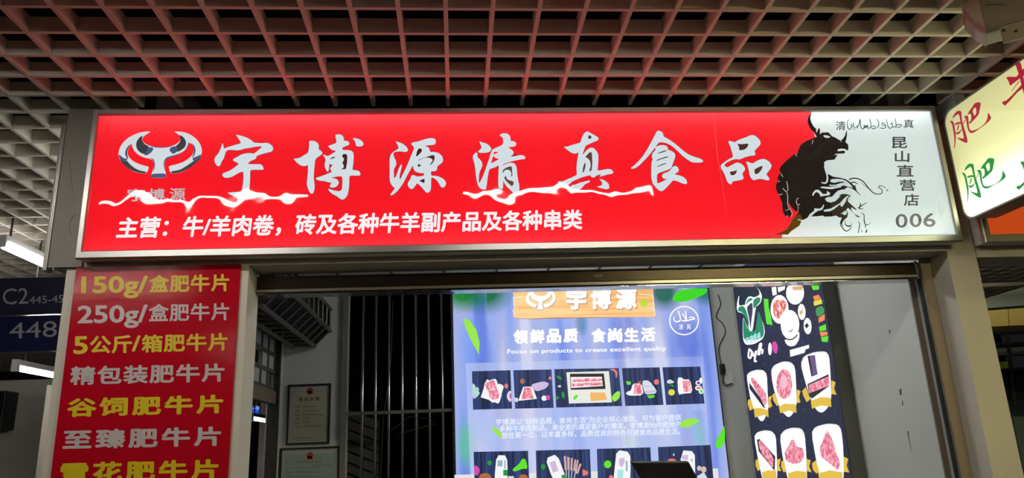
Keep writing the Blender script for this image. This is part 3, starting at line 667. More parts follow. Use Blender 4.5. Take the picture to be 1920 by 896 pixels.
obj('slat', sl, mat('shutter slat', (110, 108, 104), 0.4, 0.6), sh)
obj('underside_plate', MB().box(-0.93, 2.262, 3.4245, 3.5095, 2.2845, 2.2875), mat('polished plate reflection mottle', (190, 188, 184), 0.15, 1.0, noise=0.6, nscale=14, bump=0.25, bscale=14), sh, label='shiny underside with a mottled reflection in its colour')  # colour mottling stands in for the poster's broken reflection
obj('end_block', MB().box(2.263, 2.274, 3.414, 3.47, 2.284, 2.374), mat('grey steel', (120, 116, 108), 0.4, 0.6), sh)
obj('bolt', MB().tube([(0.565, 3.4245, 2.333), (0.565, 3.418, 2.333)], 0.010, 10), black, sh)
obj('sticker', MB().box(0.665, 0.71, 3.4235, 3.4248, 2.333, 2.343), mat('pale sticker', (120, 108, 96), 0.6), sh, label='small pale sticker')
for x0, x1, lab in ((2.284, 2.343, 'brown shutter guide rail on the slim beige pillar'), (-0.968, -0.958, 'dark shutter guide rail behind the price board pillar')):
    g = thing('guide_rail', lab, 'rail', ((x0+x1)/2, 3.45, 0))
    gm = MB(); gm.box(x0+0.006, x1, 3.415, 3.424, 0, HZ); gm.box(x0+0.006, x1, 3.530, 3.539, 0, HZ); gm.box(x1-0.006, x1, 3.424, 3.530, 0, HZ); gm.box(x0+0.004, x0+0.008, 3.410, 3.424, 0, HZ-0.02)
    obj('channel', gm, mat('brown rail', (142, 128, 112), 0.45, 0.3), g)
    obj('dark_gap', MB().box(x0-0.004, x0+0.003, 3.424, 3.448, 0, HZ-0.02), blackm, g)  # matt black strip standing in for the dark gap beside the rail

# ------------------------------------------------------------------ poster lightbox on the back wall
PY = 5.93
PP = Plane('Y', PY)
po = thing('lightbox_poster', 'large blue lightbox poster with meat photos on the back wall', 'poster', (1.05, 5.96, 1.1))
x0, x1 = -0.008, 2.098
obj('cabinet', MB().box(x0-0.012, x1+0.012, PY+0.004, 5.999, 1.05, 2.90), mat('poster box', (60, 62, 66), 0.5, 0.4), po)
bgm = emit('blue printed poster', (150, 170, 232), 1.0, cols=[(102, 128, 222), (146, 168, 236), (168, 178, 226), (204, 208, 238)], scale=(5.5, 1, 0.55), ramp=(0.32, 0.68), detail=1.5)
obj('print_background', MB().flat([[(x0, PY, 1.05), (x1, PY, 1.05), (x1, PY, 2.895), (x0, PY, 2.895)]]), bgm, po)
def soft(name, col, alpha):
    m = bpy.data.materials.new(name); m.use_nodes = True; nt = m.node_tree; nt.nodes.clear()
    o = nt.nodes.new('ShaderNodeOutputMaterial'); e = nt.nodes.new('ShaderNodeEmission'); e.inputs[0].default_value = lin(col)
    tn = nt.nodes.new('ShaderNodeBsdfTransparent'); mx = nt.nodes.new('ShaderNodeMixShader'); mx.inputs[0].default_value = alpha
    nt.links.new(tn.outputs[0], mx.inputs[1]); nt.links.new(e.outputs[0], mx.inputs[2]); nt.links.new(mx.outputs[0], o.inputs[0])
    return m
art('print_frame', PP, [[(873, 681), (1318, 668), (1336, 930), (884, 930)]], soft('pale poster veil', (206, 218, 250), 0.42), po, 1)
def spot(name, x, y, rx, ry, col, al, layer=1):
    c = PP.pt(x, y, layer); k = 5.93/FPX*1.02; rx, ry = rx*k, ry*k
    xa, xb, za, zb = max(c.x-rx, x0), min(c.x+rx, x1), c.z-ry, min(c.z+ry, 2.89)
    o = obj('print_blur', MB().flat([[(xa, c.y, za), (xb, c.y, za), (xb, c.y, zb), (xa, c.y, zb)]]), blob(name, col, al, tuple(c-Vector(po.location)), rx, ry), po)
for i, a_ in enumerate(((905, 548, 66, 46, (10, 112, 50), .95), (866, 545, 46, 46, (24, 140, 50), .95), (1245, 548, 40, 40, (4, 100, 66), .9), (1325, 545, 40, 34, (10, 110, 80), .85), (875, 832, 22, 50, (90, 205, 120), .6), (1310, 812, 16, 40, (100, 190, 180), .6),
      (1090, 606, 14, 30, (60, 130, 160), .6), (960, 770, 60, 26, (214, 176, 196), .4), (1175, 620, 26, 60, (84, 110, 214), .5), (1290, 640, 40, 60, (70, 96, 212), .6), (880, 640, 26, 70, (120, 160, 244), .5), (1180, 829, 12, 10, (160, 230, 120), .6), (1165, 690, 14, 160, (92, 110, 196), .35), (940, 800, 12, 120, (112, 120, 190), .3), (1290, 830, 14, 90, (110, 116, 196), .35))):
    spot('poster blur %d' % i, *a_)
art('print_table', PP, [[(852, 890), (1346, 878), (1352, 940), (855, 940)]], emit('pale table print', (228, 226, 226), 1.0), po, 1.6)
lgreen = emit('leaf green print', (92, 226, 40), 1.0)
lg2 = emit('lime print', (150, 232, 70), 1.0); dgreen = emit('deep green print', (30, 150, 60), 1.0)
art('print_leaf', PP, [[(868,597),(880,600),(893,618),(899,642),(898,665),(886,643),(874,617)]], lg2, po, 3)
art('print_leaf', PP, [chaikin(tr([(490,100),(560,60),(660,52),(790,50),(770,100),(650,150),(580,170),(470,165)], (1160, 530), 4.715), 2)], emit('bright green print', (56, 214, 26), 1.0), po, 3)
art('print_leaf', PP, [chaikin(tr([(655,530),(670,500),(720,470),(815,483),(780,505),(720,538)], (1100, 660), 3.796))], lg2, po, 5)
art('print_leaf', PP, [chaikin(tr([(915,670),(925,620),(960,560),(982,515),(985,650),(940,690)], (1100, 660), 3.796))], lgreen, po, 3)
art('print_leaf', PP, [chaikin(tr([(230,525),(270,545),(300,570),(315,600),(290,605),(250,570)], (860, 660), 3.796))], lg2, po, 5)
pO, ps_ = (950, 535), 6.621
P_ = lambda l: tr(l, pO, ps_)
wood = emit('wooden plank print', (250, 196, 128), 1.0, cols=[(240, 172, 104), (252, 198, 128), (255, 212, 150)], scale=(1.2, 1, 26), ramp=(0.35, 0.65))
pk = art('print_plank', PP, [P_([(60,-10),(1815,-30),(1822,110),(1838,280),(1850,375),(1830,392),(1100,395),(600,400),(300,412),(120,405),(90,390),(80,300),(95,280),(90,140)])], wood, po, 2)
art('print', PP, [P_([(90,385),(300,372),(600,382),(1200,378),(1830,368),(1848,392),(1100,402),(600,410),(300,418),(120,410)])], emit('plank shade print', (176, 84, 66), 1.0), pk, 1)
wline = emit('white poster print', (255, 255, 255), 1.0)
art('print', PP, [stroke(P_(p), .9) for p in ([(90,150),(200,140)], [(95,285),(150,290)], [(80,140),(95,280)], [(80,300),(95,385)], [(1640,112),(1790,118),(1815,120),(1822,270),(1770,278)], [(1770,280),(1830,300),(1838,378)])], wline, pk, 3)
art('print', PP, [ellipse(1207.5, 568, 7, 7.5)], soft('lime glow print', (170, 230, 20), 0.8), pk, 3)
chars('lettering', PP, [('宇', (1061, 542, 1100, 581)), ('博', (1106.5, 541.5, 1146, 580)), ('源', (1153.5, 540.5, 1194, 580))], wline, po, off=0.05, layer=4)
chars('lettering_outline', PP, [('宇', (1062, 544, 1102, 583)), ('博', (1108, 543.5, 1148, 582)), ('源', (1155, 542.5, 1196, 582))], emit('letter shade print', (196, 140, 100), 1.0), po, off=0.05, layer=3)
sc2 = lambda l: [(983.5+(x-215)*0.355, 541+(y-243)*0.43) for x, y in tr(l, eO, es)]
EMB = [(540,92),(480,95),(400,105),(300,140),(200,195),(130,260),(80,340),(55,430),(65,490),(95,550),(150,610),(220,665),(300,710),(400,735),(465,740),(505,705),(525,630),(450,615),(370,590),(290,550),(230,500),(200,450),(200,390),(220,330),(265,280),(270,330),(300,390),(350,440),(420,480),(480,500),(545,510),(590,540),(608,590),(600,640),(580,700),(540,800),(785,805),(790,760),(770,690),(760,600),(765,560),(800,515),(870,480),(960,455),(1050,400),(1110,340),(1140,290),(1140,265),(1180,280),(1210,330),(1210,390),(1190,450),(1130,510),(1050,560),(950,595),(825,622),(835,690),(870,740),(950,735),(1050,705),(1150,650),(1240,580),(1300,520),(1330,440),(1335,370),(1310,290),(1260,220),(1190,160),(1100,115),(1010,95),(900,95),(960,130),(1000,165),(1010,210),(990,250),(920,300),(820,330),(720,338),(600,330),(500,300),(440,260),(420,215),(440,170),(490,135),(540,105)]
art('print_emblem', PP, [sc2(EMB)], wline, po, 4)
art('print_emblem', PP, [[(x+.8, y+1) for x, y in sc2(EMB)]], emit('emblem shade print', (150, 140, 150), 1.0), po, 3)
cw = lambda s, x0, dx, y0, y1, sl, wd: [(ch, (x0+i*dx, y0+sl*i, x0+i*dx+wd, y1+sl*i)) for i, ch in enumerate(s)]
chars('lettering', PP, cw('领鲜品质', 962.5, 31.2, 618, 645, -.9, 27.5)+cw('食尚生活', 1108.5, 31, 615.5, 642.5, -.7, 27.5), wline, po, off=0.055, layer=3)
text('lettering', PP, 'Focus on products to create excellent quality', (951, 663), (1249, 657), (1249, 649), wline, po, off=0.022, layer=3, yr=(-0.02, 0.7), track=1.05)
para = emit('pale paragraph print', (232, 242, 255), 1.0)
text('lettering', PP, '宇博源以“领鲜品质，食尚生活”为企业核心准则。可为客户提供', (929, 797), (1277, 788), (1277, 776.5), para, po, off=0.014, layer=4)
text('lettering', PP, '多种牛羊肉制品，来全面的满足客户的需求。宇博源始终把用户', (936, 809.5), (1276, 801), (1276, 789.5), para, po, off=0.014, layer=4)
text('lettering', PP, '放在第一位，以丰富多样，品质优良的特色引领食尚品质生活。', (940, 822), (1275, 814), (1275, 802.5), para, po, off=0.014, layer=4)
# halal roundel
hO, hs = (1160, 530), 4.715
art('print_roundel', PP, [[ellipse(1282.5, 601, 28, 27.5, 40), ellipse(1282.5, 601, 25.8, 25.3, 40)]] +
    [stroke(tr(p, hO, hs), 1.9, 1.6, 2.6) for p in ([(525,245),(540,290),(545,330),(510,345),(488,325),(492,300)], [(560,268),(585,310),(600,335),(640,325),(672,318),(645,302),(620,310)], [(590,250),(600,330)], [(555,335),(600,338)])], wline, po, 3)
chars('lettering', PP, [('清', (1272.5, 608, 1281, 618)), ('真', (1287, 607.5, 1295.5, 617.5))], para, po, off=0.01, layer=3)
# printed photos: dark blue planks, meat, vegetables
navy = emit('navy plank print', (28, 42, 84), 1.0, cols=[(18, 24, 46), (34, 50, 96), (52, 72, 124)], scale=(46, 1, 1.6), ramp=(0.3, 0.7))
wh = emit('white paper print', (244, 244, 246), 1.0); pink = emit('pink meat print', (232, 128, 150), 1.0, cols=[(222, 96, 124), (240, 150, 168), (252, 214, 222)], scale=(34, 1, 34), ramp=(0.38, 0.66))
pale = emit('pale grey print', (214, 222, 228), 1.0); mauve = emit('mauve package print', (206, 186, 220), 1.0); brn = emit('brown spice print', (176, 104, 66), 1.0)
coral = emit('coral print', (226, 122, 110), 1.0); yel = emit('yellow print', (226, 220, 70), 1.0); orange = emit('orange print', (240, 184, 100), 1.0); blk = emit('black tray print', (34, 32, 38), 1.0)
mint = emit('mint print', (176, 222, 210), 1.0); teal = emit('pale teal print', (170, 226, 228), 1.0); magenta = emit('magenta print', (220, 70, 170), 1.0)
def photo(quad):
    return art('print_photo', PP, [quad], navy, po, 2)
def bits(p, O, s, items):
    for q, m, l in items: art('print', PP, [chaikin(tr(x, O, s)) for x in q], m, p, l)
a = (860, 680); s9 = 8.96
p = photo([(885,696),(957,694),(960,766),(887,768)])
bits(p, a, s9, [([[(370,580),(470,280),(530,300),(500,620)], [(650,340),(765,385),(720,520),(680,690),(600,670)]], wh, 3), ([[(395,350),(610,262),(640,300),(742,605),(530,690)]], wh, 4), ([[(410,350),(590,285),(605,330),(700,590),(550,635),(470,420)]], pink, 5),
  ([[(228,340),(275,370),(285,430),(350,430),(330,470),(358,510),(320,560),(290,590),(235,610)]], mint, 3), ([ellipse(305, 430, 26, 24), ellipse(265, 560, 22, 35)], mauve, 4), ([ellipse(800, 390, 32, 42)], coral, 3), ([[(885,460),(830,490),(805,560),(830,630),(885,670)]], pale, 3), ([[(888,500),(860,520),(850,570),(888,620)]], magenta, 4)])
p = photo([(962.5,694),(1034,692.5),(1038,764.5),(966,766)])
bits(p, a, s9, [([[(1085,405),(1240,400),(1315,605),(1000,640)]], wh, 3), ([[(1100,420),(1215,415),(1260,600),(1050,615)]], pink, 4), ([[(1225,360),(1420,310),(1525,345),(1470,430),(1310,485),(1225,420)]], mauve, 3), ([ellipse(1070, 310, 40, 45)], brn, 3), ([ellipse(1535, 258, 24, 28)], coral, 3), ([ellipse(1435, 595, 45, 45)], wh, 3), ([ellipse(1500, 585, 36, 42)], magenta, 4), ([[(938,580),(1000,600),(990,665),(945,650)]], pale, 3)])
b = (1030, 680)
p = photo([(1039,692),(1160,690),(1166.5,761),(1043,764)])
bits(p, b, s9, [([[(285,160),(1000,140),(1050,665),(330,685)]], emit('cream board print', (232, 232, 222), 1.0), 3), ([[(345,185),(915,180),(945,440),(360,455)]], blk, 4), ([[(358,240),(880,235),(900,390),(370,425)]], wh, 5), ([[(375,270),(880,255),(890,310),(520,320),(380,325)], [(380,350),(890,325),(895,375),(385,400)]], pink, 6),
  ([[(680,500),(930,500),(970,620),(700,645)]], orange, 4), ([[(400,610),(420,550),(490,530),(460,600),(420,625)]], lgreen, 4), ([[(110,210),(190,235),(215,285),(150,270)], [(205,480),(240,490),(262,560),(245,615),(205,560)], [(110,570),(165,565),(150,610),(112,620)]], dgreen, 3), ([[(1045,570),(1130,480),(1190,480),(1180,590),(1110,655),(1060,640)]], lg2, 3), ([[(1000,115),(1090,100),(1145,150),(1135,250),(1110,245),(1110,170),(1060,130)]], coral, 3), ([ellipse(170, 395, 28, 18)], pale, 3)])
c = (1160, 680)
p = photo([(1166,690),(1236.5,688.5),(1244,759),(1172.5,761)])
bits(p, c, s9, [([[(235,350),(390,345),(420,545),(180,555),(115,520),(150,480),(205,470)]], wh, 3), ([[(265,360),(375,355),(390,520),(250,530)]], pink, 4), ([[(385,300),(510,295),(640,470),(620,520),(440,535)]], pale, 3), ([[(420,390),(580,385),(600,400),(425,408)], [(430,480),(620,460),(625,490),(440,520)]], mauve, 4), ([[(118,310),(200,315),(205,360),(150,378)], [(470,550),(600,540),(600,580),(510,600)]], lgreen, 3), ([ellipse(635, 322, 44, 46)], coral, 3), ([[(270,355),(380,295),(360,350)]], brn, 4)])
p = photo([(1242,688.5),(1312.5,687),(1321,756.5),(1249,759)])
bits(p, c, s9, [([[(985,250),(1060,245),(1085,280),(1200,280),(1245,505),(1080,520),(1000,540)]], wh, 3), ([[(1070,300),(1195,300),(1225,480),(1090,490)]], pink, 4), ([[(805,310),(860,275),(940,325),(900,345),(820,350)]], pale, 3), ([[(850,360),(920,370),(920,420),(880,390)]], dgreen, 3), ([ellipse(888, 497, 56, 54)], yel, 3), ([ellipse(1335, 340, 45, 40), ellipse(1340, 425, 58, 42), ellipse(1385, 480, 42, 45), ellipse(1380, 300, 28, 50)], wh, 3), ([ellipse(1340, 340, 28, 24)], emit('violet print', (84, 74, 160), 1.0), 4), ([ellipse(1340, 425, 36, 22)], coral, 4), ([ellipse(1388, 480, 24, 28)], lgreen, 4)])
d = (870, 830); s7 = 7.68
p = photo([(888,847),(990,845),(993.5,935),(891,937)])
bits(p, d, s7, [([[(468,178),(620,182),(630,505),(630,760),(440,760),(440,500)]], wh, 3), ([[(565,390),(628,390),(628,475),(565,470)]], dgreen, 4), ([[(485,255),(555,250),(550,340),(480,340)], [(580,250),(600,250),(600,380),(580,380)]], emit('slate print', (150, 178, 200), 1.0), 4), ([[(695,380),(790,310),(840,225),(885,235),(912,330),(905,380),(850,370),(720,420)]], lgreen, 3), ([ellipse(368, 290, 32, 36)], dgreen, 3), ([[(148,320),(200,340),(230,400),(200,465),(150,470)]], magenta, 3), ([ellipse(305, 505, 90, 70)], brn, 3), ([ellipse(855, 505, 65, 50)], brn, 3), ([[(640,480),(720,480),(700,560),(640,560)]], pale, 4)])
p = photo([(1004.5,844.5),(1106,842),(1109.5,932),(1007,935)])
bits(p, d, s7, [([[(1172,225),(1340,160),(1460,480),(1560,760),(1400,760),(1260,480)]], wh, 3), ([[(1230,285),(1310,255),(1360,400),(1280,430)]], mauve, 4), ([[(1400,470),(1460,450),(1500,560),(1430,580)]], dgreen, 4), ([ellipse(1140, 345, 34, 40)], dgreen, 3), ([[(1435,200),(1465,180),(1480,390),(1450,390)], [(1485,200),(1520,210),(1520,385),(1490,390)], [(1540,220),(1565,215),(1560,400),(1530,400)], [(1590,245),(1615,235),(1600,410),(1570,400)], [(1625,250),(1650,245),(1620,430),(1595,420)], [(1665,300),(1695,300),(1640,450),(1610,440)]], emit('skewered meat print', (206, 170, 170), 1.0), 3), ([[(1465,390),(1475,390),(1480,560),(1470,560)], [(1505,390),(1515,390),(1512,560),(1502,560)], [(1550,400),(1560,400),(1545,560),(1535,560)], [(1600,420),(1610,425),(1580,560),(1570,560)]], pale, 3), ([[(1705,380),(1790,415),(1780,460),(1710,480)]], coral, 3)])
e = (1100, 820); s71 = 7.11
p = photo([(1119,841.5),(1219.5,838.5),(1224,930),(1122,932)])
bits(p, e, s71, [([[(400,165),(580,195),(585,470),(560,780),(340,780),(370,420)]], wh, 3), ([[(430,280),(500,265),(510,330),(470,400),(430,370)]], mauve, 4), ([[(415,430),(490,430),(480,560),(405,560)]], teal, 4), ([ellipse(280, 358, 50, 52)], lgreen, 3), ([ellipse(325, 540, 30, 38)], coral, 3), ([[(520,310),(545,310),(545,450),(520,450)]], emit('slate print', (150, 178, 200), 1.0), 4)])
p = photo([(1233.5,838),(1332,834),(1340,925),(1238,929)])
bits(p, e, s71, [([[(1250,170),(1440,185),(1445,440),(1450,760),(1260,760)]], wh, 3), ([[(1265,240),(1350,230),(1350,300),(1265,290)]], mauve, 4), ([[(1390,285),(1410,285),(1410,320),(1390,320)]], emit('slate print', (150, 178, 200), 1.0), 4), ([ellipse(1500, 410, 30, 34), ellipse(1560, 428, 36, 42)], emit('mushroom print', (214, 190, 176), 1.0), 3), ([ellipse(1135, 315, 58, 34)], coral, 3), ([[(1155,205),(1175,235),(1150,250)]], pale, 3), ([[(1470,520),(1560,460),(1620,560),(1500,600)]], pale, 3)])

# ------------------------------------------------------------------ menu lightbox on the side wall
MX = 2.23
MP = Plane('X', MX)
me_ = thing('lightbox_menu', 'tall dark blue lightbox menu with shield-shaped dishes on the side wall', 'poster', (2.28, 5.0, 0.9))
my0, my1 = 4.288, 5.716
obj('cabinet', MB().box(MX+0.003, 2.3195, my0, my1, 0.9, 2.86), mat('menu box', (92, 94, 92), 0.5, 0.2), me_)
mbg = emit('dark blue menu print', (24, 28, 62), 1.0, cols=[(24, 26, 44), (30, 35, 64), (62, 80, 132)], scale=(1, 34, 34), ramp=(0.42, 0.8), detail=4)
obj('print_background', MB().flat([[(MX, my0, 0.9), (MX, my1, 0.9), (MX, my1, 2.855), (MX, my0, 2.855)]]), mbg, me_)
mO, ms = (1360, 530), 4.715
m_ = lambda l: tr(l, mO, ms)
mlogo = art('print_logo', MP, [chaikin(m_(l)) for l in (
  [(118,118),(125,115),(118,180),(128,205),(160,195),(172,200),(180,160),(200,125),(225,118),(250,130),(285,118),(305,100),(295,60),(262,30),(300,60),(325,110),(318,170),(285,205),(270,210),(240,440),(215,440),(195,330),(150,265),(115,262),(100,230),(105,170)],
  [(155,285),(200,400),(215,432),(270,430),(300,280),(340,370),(352,440),(330,500),(250,545),(180,550),(155,500)])], wline, me_, 1)
art('print', MP, [chaikin(m_(l)) for l in (
  [(118,215),(160,203),(185,240),(205,320),(215,390),(190,330),(150,258),(112,252)], [(178,190),(205,140),(235,135),(245,150),(200,170),(185,195)],
  [(250,225),(245,160),(275,130),(310,130),(312,165),(280,200),(262,225)], [(290,235),(325,330),(345,420),(335,480),(280,500),(180,510),(160,480),(158,290),(205,425),(265,430),(280,340)])], emit('menu green print', (26, 140, 96), 1.0), mlogo, 2)
art('print', MP, [chaikin(m_([(205,200),(240,170),(245,240),(232,330),(225,420),(215,330),(190,220)]))], emit('menu slate print', (58, 52, 84), 1.0), mlogo, 3)
art('print', MP, [stroke(m_(p), 2.6) for p in ([(185,500),(200,485),(195,530)], [(215,490),(240,470),(225,530)], [(250,480),(270,450),(260,520)], [(285,470),(305,440),(290,510)], [(180,515),(315,470)])], teal, mlogo, 3)
art('print', MP, [stroke(m_(p), 3.4) for p in ([(215,580),(205,650),(225,665),(235,610),(215,590)], [(240,610),(255,650),(275,600),(260,690),(280,690)], [(290,640),(305,550),(320,545),(300,640)], [(285,605),(330,590),(325,630)])], wline, mlogo, 3)
art('print_plate', MP, [ellipse(*m_([(480, 235)])[0], 80/ms, 128/ms), ellipse(*m_([(572, 370)])[0], 83/ms, 130/ms), ellipse(*m_([(617, 90)])[0], 80/ms, 104/ms), ellipse(*m_([(676, 258)])[0], 34/ms, 72/ms, rot=-.06), ellipse(*m_([(728, 383)])[0], 35/ms, 73/ms, rot=-.06), chaikin(m_([(520,500),(590,500),(655,420),(655,500),(620,555),(575,565),(540,545)])), m_([(408,40),(450,35),(455,105),(420,115)]), m_([(462,40),(530,30),(525,60),(470,85)])], wline, me_, 1)
art('print_food', MP, [chaikin(m_([(430,160),(490,145),(545,170),(530,240),(500,280),(470,330),(430,290),(420,220)]))], emit('red salad print', (228, 106, 100), 1.0, cols=[(214, 70, 70), (240, 140, 130), (255, 235, 230)], scale=(1, 30, 30), ramp=(0.4, 0.62)), me_, 2)
art('print_food', MP, [m_([(340,140),(380,145),(385,220),(400,280),(418,375),(365,365),(345,230)]), m_([(760,25),(830,25),(830,60),(775,65)]), chaikin(m_([(830,390),(890,365),(892,420),(835,430)])), m_([(845,480),(912,470),(905,525),(855,520)])], lgreen, me_, 1)
art('print_food', MP, [m_([(775,120),(825,105),(848,140),(790,160)]), m_([(825,310),(880,275),(878,330),(825,355)]), m_([(835,435),(900,432),(905,462),(845,475)])], emit('orange pepper print', (240, 140, 80), 1.0), me_, 1)
art('print_food', MP, [m_([(780,165),(850,145),(858,185),(785,205)])], yel, me_, 1)
art('print_food', MP, [chaikin(m_([(795,230),(850,200),(878,235),(870,280),(810,305)]))], emit('cucumber print', (60, 150, 80), 1.0), me_, 1)
art('print_food', MP, [m_([(590,35),(690,28),(680,65),(600,65)]), chaikin(m_([(655,260),(680,235),(690,260),(665,285)]))], emit('mushroom stew print', (216, 176, 120), 1.0), me_, 2)
art('print_food', MP, [stroke(m_([(520,485),(560,502),(600,495),(640,460)]), 2.2), chaikin(m_([(700,380),(725,355),(740,380),(720,405)])), stroke(m_([(560,425),(580,430),(595,410)]), 1.4)], blk, me_, 2)
art('print_food', MP, [chaikin(m_([(412,530),(440,515),(468,560),(455,630),(425,615)]))], magenta, me_, 1)
art('print_food', MP, [ellipse(*m_([(395, 585)])[0], 3.6, 12)], wline, me_, 1)
art('print_banner', MP, [m_([(570,595),(740,548),(742,578),(710,590),(700,620),(575,655)])], wline, me_, 1)
shO, shs = (1380, 640), 3.5
gold = emit('gold banner print', (228, 190, 62), 1.0)
def shield(top, wl, tip, wings, band):
    """white shield outline, inner line, gold ribbon (pixels of the zoomed detail)"""
    s_ = art('print_shield', MP, [chaikin(tr(top, shO, shs))], wline, me_, 1)
    art('print', MP, [stroke(tr(wl, shO, shs), .5)], emit('grey line print', (170, 170, 176), 1.0), s_, 2)
    art('print', MP, [tr(q, shO, shs) for q in wings]+[tr(band, shO, shs)], gold, s_, 3)
    return s_
DISH = emit('marbled pink print', (232, 120, 140), 1.0, cols=[(214, 84, 110), (238, 140, 160), (250, 196, 208)], scale=(1, 34, 34), ramp=(0.36, 0.66))
def dish(s_, pink_, dark_=None):
    if dark_: art('print', MP, [tr(q, shO, shs) for q in dark_], blk, s_, 2)
    art('print', MP, [chaikin(tr(q, shO, shs)) for q in pink_], DISH, s_, 3)
s_ = shield([(68,225),(90,200),(135,185),(180,188),(203,215),(208,330),(214,450),(180,525),(155,520),(120,450),(95,380)], [(78,230),(100,205),(140,192),(180,196),(196,220)], 0, [[(98,375),(80,385),(78,410),(92,455),(118,440)], [(214,365),(240,355),(228,390),(240,425),(214,440)]], [(118,440),(160,436),(213,452),(215,498),(185,482),(125,500)])
dish(s_, [[(92,250),(110,232),(200,340),(205,400),(190,425),(160,370)]], [[(88,270),(160,370),(195,440),(180,432),(90,310)]])
s_ = shield([(230,190),(250,155),(310,130),(360,135),(388,165),(396,300),(400,420),(370,480),(345,500),(310,470),(280,420),(240,280)], [(240,185),(260,158),(310,138),(360,143),(380,168)], 0, [[(258,335),(240,350),(245,385),(270,425),(282,415)], [(400,315),(425,325),(415,365),(425,400),(400,405)]], [(282,430),(320,408),(395,412),(398,470),(350,452),(292,472)])
dish(s_, [ellipse(318, 280, 52, 98)]); art('print', MP, [ellipse(*tr([(315, 265)], shO, shs)[0], 7, 14)], emit('pale rose print', (246, 190, 200), 1.0), s_, 4)
s_ = shield([(425,150),(445,95),(520,68),(590,65),(612,95),(620,200),(628,380),(600,440),(565,470),(530,455),(490,380),(450,250)], [(435,145),(452,100),(520,76),(588,74),(604,98)], 0, [[(460,300),(435,325),(445,360),(465,398),(490,380)], [(628,255),(655,268),(645,310),(662,350),(628,345)]], [(492,390),(560,365),(622,370),(628,430),(560,420),(500,442)])
dish(s_, [[(478,285),(610,228),(615,290),(482,340)]], [[(470,280),(608,215),(615,290),(500,375),(482,360)], [(470,95),(488,92),(505,230),(495,228)]])
art('print', MP, [tr([(490,92),(520,90),(530,170),(538,215),(505,230)], shO, shs)], emit('purple sachet print', (104, 80, 130), 1.0), s_, 4)
s_ = shield([(118,625),(140,595),(190,582),(235,588),(262,620),(268,740),(272,850),(270,930),(180,930),(150,800)], [(128,628),(150,600),(190,590),(232,595),(252,622)], 0, [[(148,768),(130,780),(130,815),(145,850),(160,840)], [(268,775),(295,770),(285,815),(298,850),(270,850)]], [(172,858),(215,845),(265,850),(270,930),(178,930)])
dish(s_, [[(148,655),(165,645),(250,760),(245,830),(225,810),(160,720)]], [[(138,645),(155,640),(258,755),(255,850),(150,720)]])
s_ = shield([(287,620),(320,580),(370,565),(430,570),(452,610),(462,740),(465,850),(468,940),(350,940),(310,780)], [(298,618),(326,588),(370,573),(426,578),(443,612)], 0, [[(315,775),(298,790),(298,825),(315,860),(330,850)], [(465,770),(492,780),(482,820),(498,860),(468,850)]], [(342,865),(400,848),(462,855),(468,940),(350,940)])
dish(s_, [[(368,640),(385,650),(395,690),(440,700),(450,750),(430,795),(380,805),(330,785),(318,730),(345,690)]])
s_ = shield([(495,600),(520,560),(600,538),(670,545),(692,580),(705,700),(708,880),(700,940),(560,940),(530,800)], [(505,598),(530,566),(600,546),(664,552),(684,584)], 0, [[(525,780),(500,800),(505,840),(530,868),(548,850)], [(708,755),(738,770),(728,815),(745,860),(708,855)]], [(540,865),(620,845),(700,860),(702,940),(556,940)])
dish(s_, [[(600,578),(612,600),(640,660),(660,740),(688,790),(670,850),(620,800),(560,760),(550,700),(575,640)]])

WR = Plane('X', 2.3195)
art('scuff_mark', WR, [[(1666, 618), (1670, 620), (1668, 628)], [(1686, 730), (1690, 728), (1691, 741), (1687, 740)], [(1691, 752), (1693, 751), (1694, 761), (1692, 760)], stroke([(1702, 808), (1705, 826), (1709, 846)], 2.6, .6)], mat('wall scuff', (92, 90, 86), 0.9), wall_r, 0)

# ------------------------------------------------------------------ certificates, socket, barred window, monitor
def cert(name, label, q, paper, emblem_xy, title, lines, wfr, tw, tsize):
    c = [Plane('Y', 5.985).pt(*p) for p in q]           # lt, rt, rb, lb
    x0, x1 = (c[0].x+c[3].x)/2, (c[1].x+c[2].x)/2; z0, z1 = (c[2].z+c[3].z)/2, (c[0].z+c[1].z)/2
    t = thing(name, label, 'certificate', ((x0+x1)/2, 5.999, z0))
    f = MB()
    for a in ((x0, x1, z1-wfr, z1), (x0, x1, z0, z0+wfr), (x0, x0+wfr, z0+wfr, z1-wfr), (x1-wfr, x1, z0+wfr, z1-wfr)): f.box(a[0], a[1], 5.978, 5.999, a[2], a[3])
    obj('frame', f, black, t)
    obj('paper', MB().box(x0+wfr, x1-wfr, 5.988, 5.9985, z0+wfr, z1-wfr), mat(name+' mount', (172, 176, 172), 0.5), t)
    obj('print', MB().box(x0+wfr+.018, x1-wfr-.018, 5.9872, 5.988, z0+wfr+.02, z1-wfr-.035), paper, t)
    pl = Plane('Y', 5.987)
    cx, cz = emblem_xy; P = pl.pt(cx, cz)
    em = MB(); em.flat([[(P.x+math.cos(a*.3142)*.024, P.y-.0008, P.z+.006+math.sin(a*.3142)*.024) for a in range(20)]]); em.flat([[(P.x-.02, P.y-.0008, P.z-.024), (P.x+.02, P.y-.0008, P.z-.024), (P.x+.02, P.y-.0008, P.z), (P.x-.02, P.y-.0008, P.z)]])
    obj('emblem', em, mat('red crest print', (176, 62, 40), 0.5), t)
    if title: chars('lettering', pl, title, mat('dark print', (92, 86, 70), 0.6), t, off=0.01, layer=3)
    ln = MB()
    for (a, b, y, h) in lines:
        A_, B_ = pl.pt(a, y, 3), pl.pt(b, y, 3); ln.add([A_, B_, B_+Vector((0, 0, h)), A_+Vector((0, 0, h))], [(0, 1, 2, 3)])
    obj('fine_print', ln, mat('faint print', (128, 128, 112), 0.6), t)
    return t
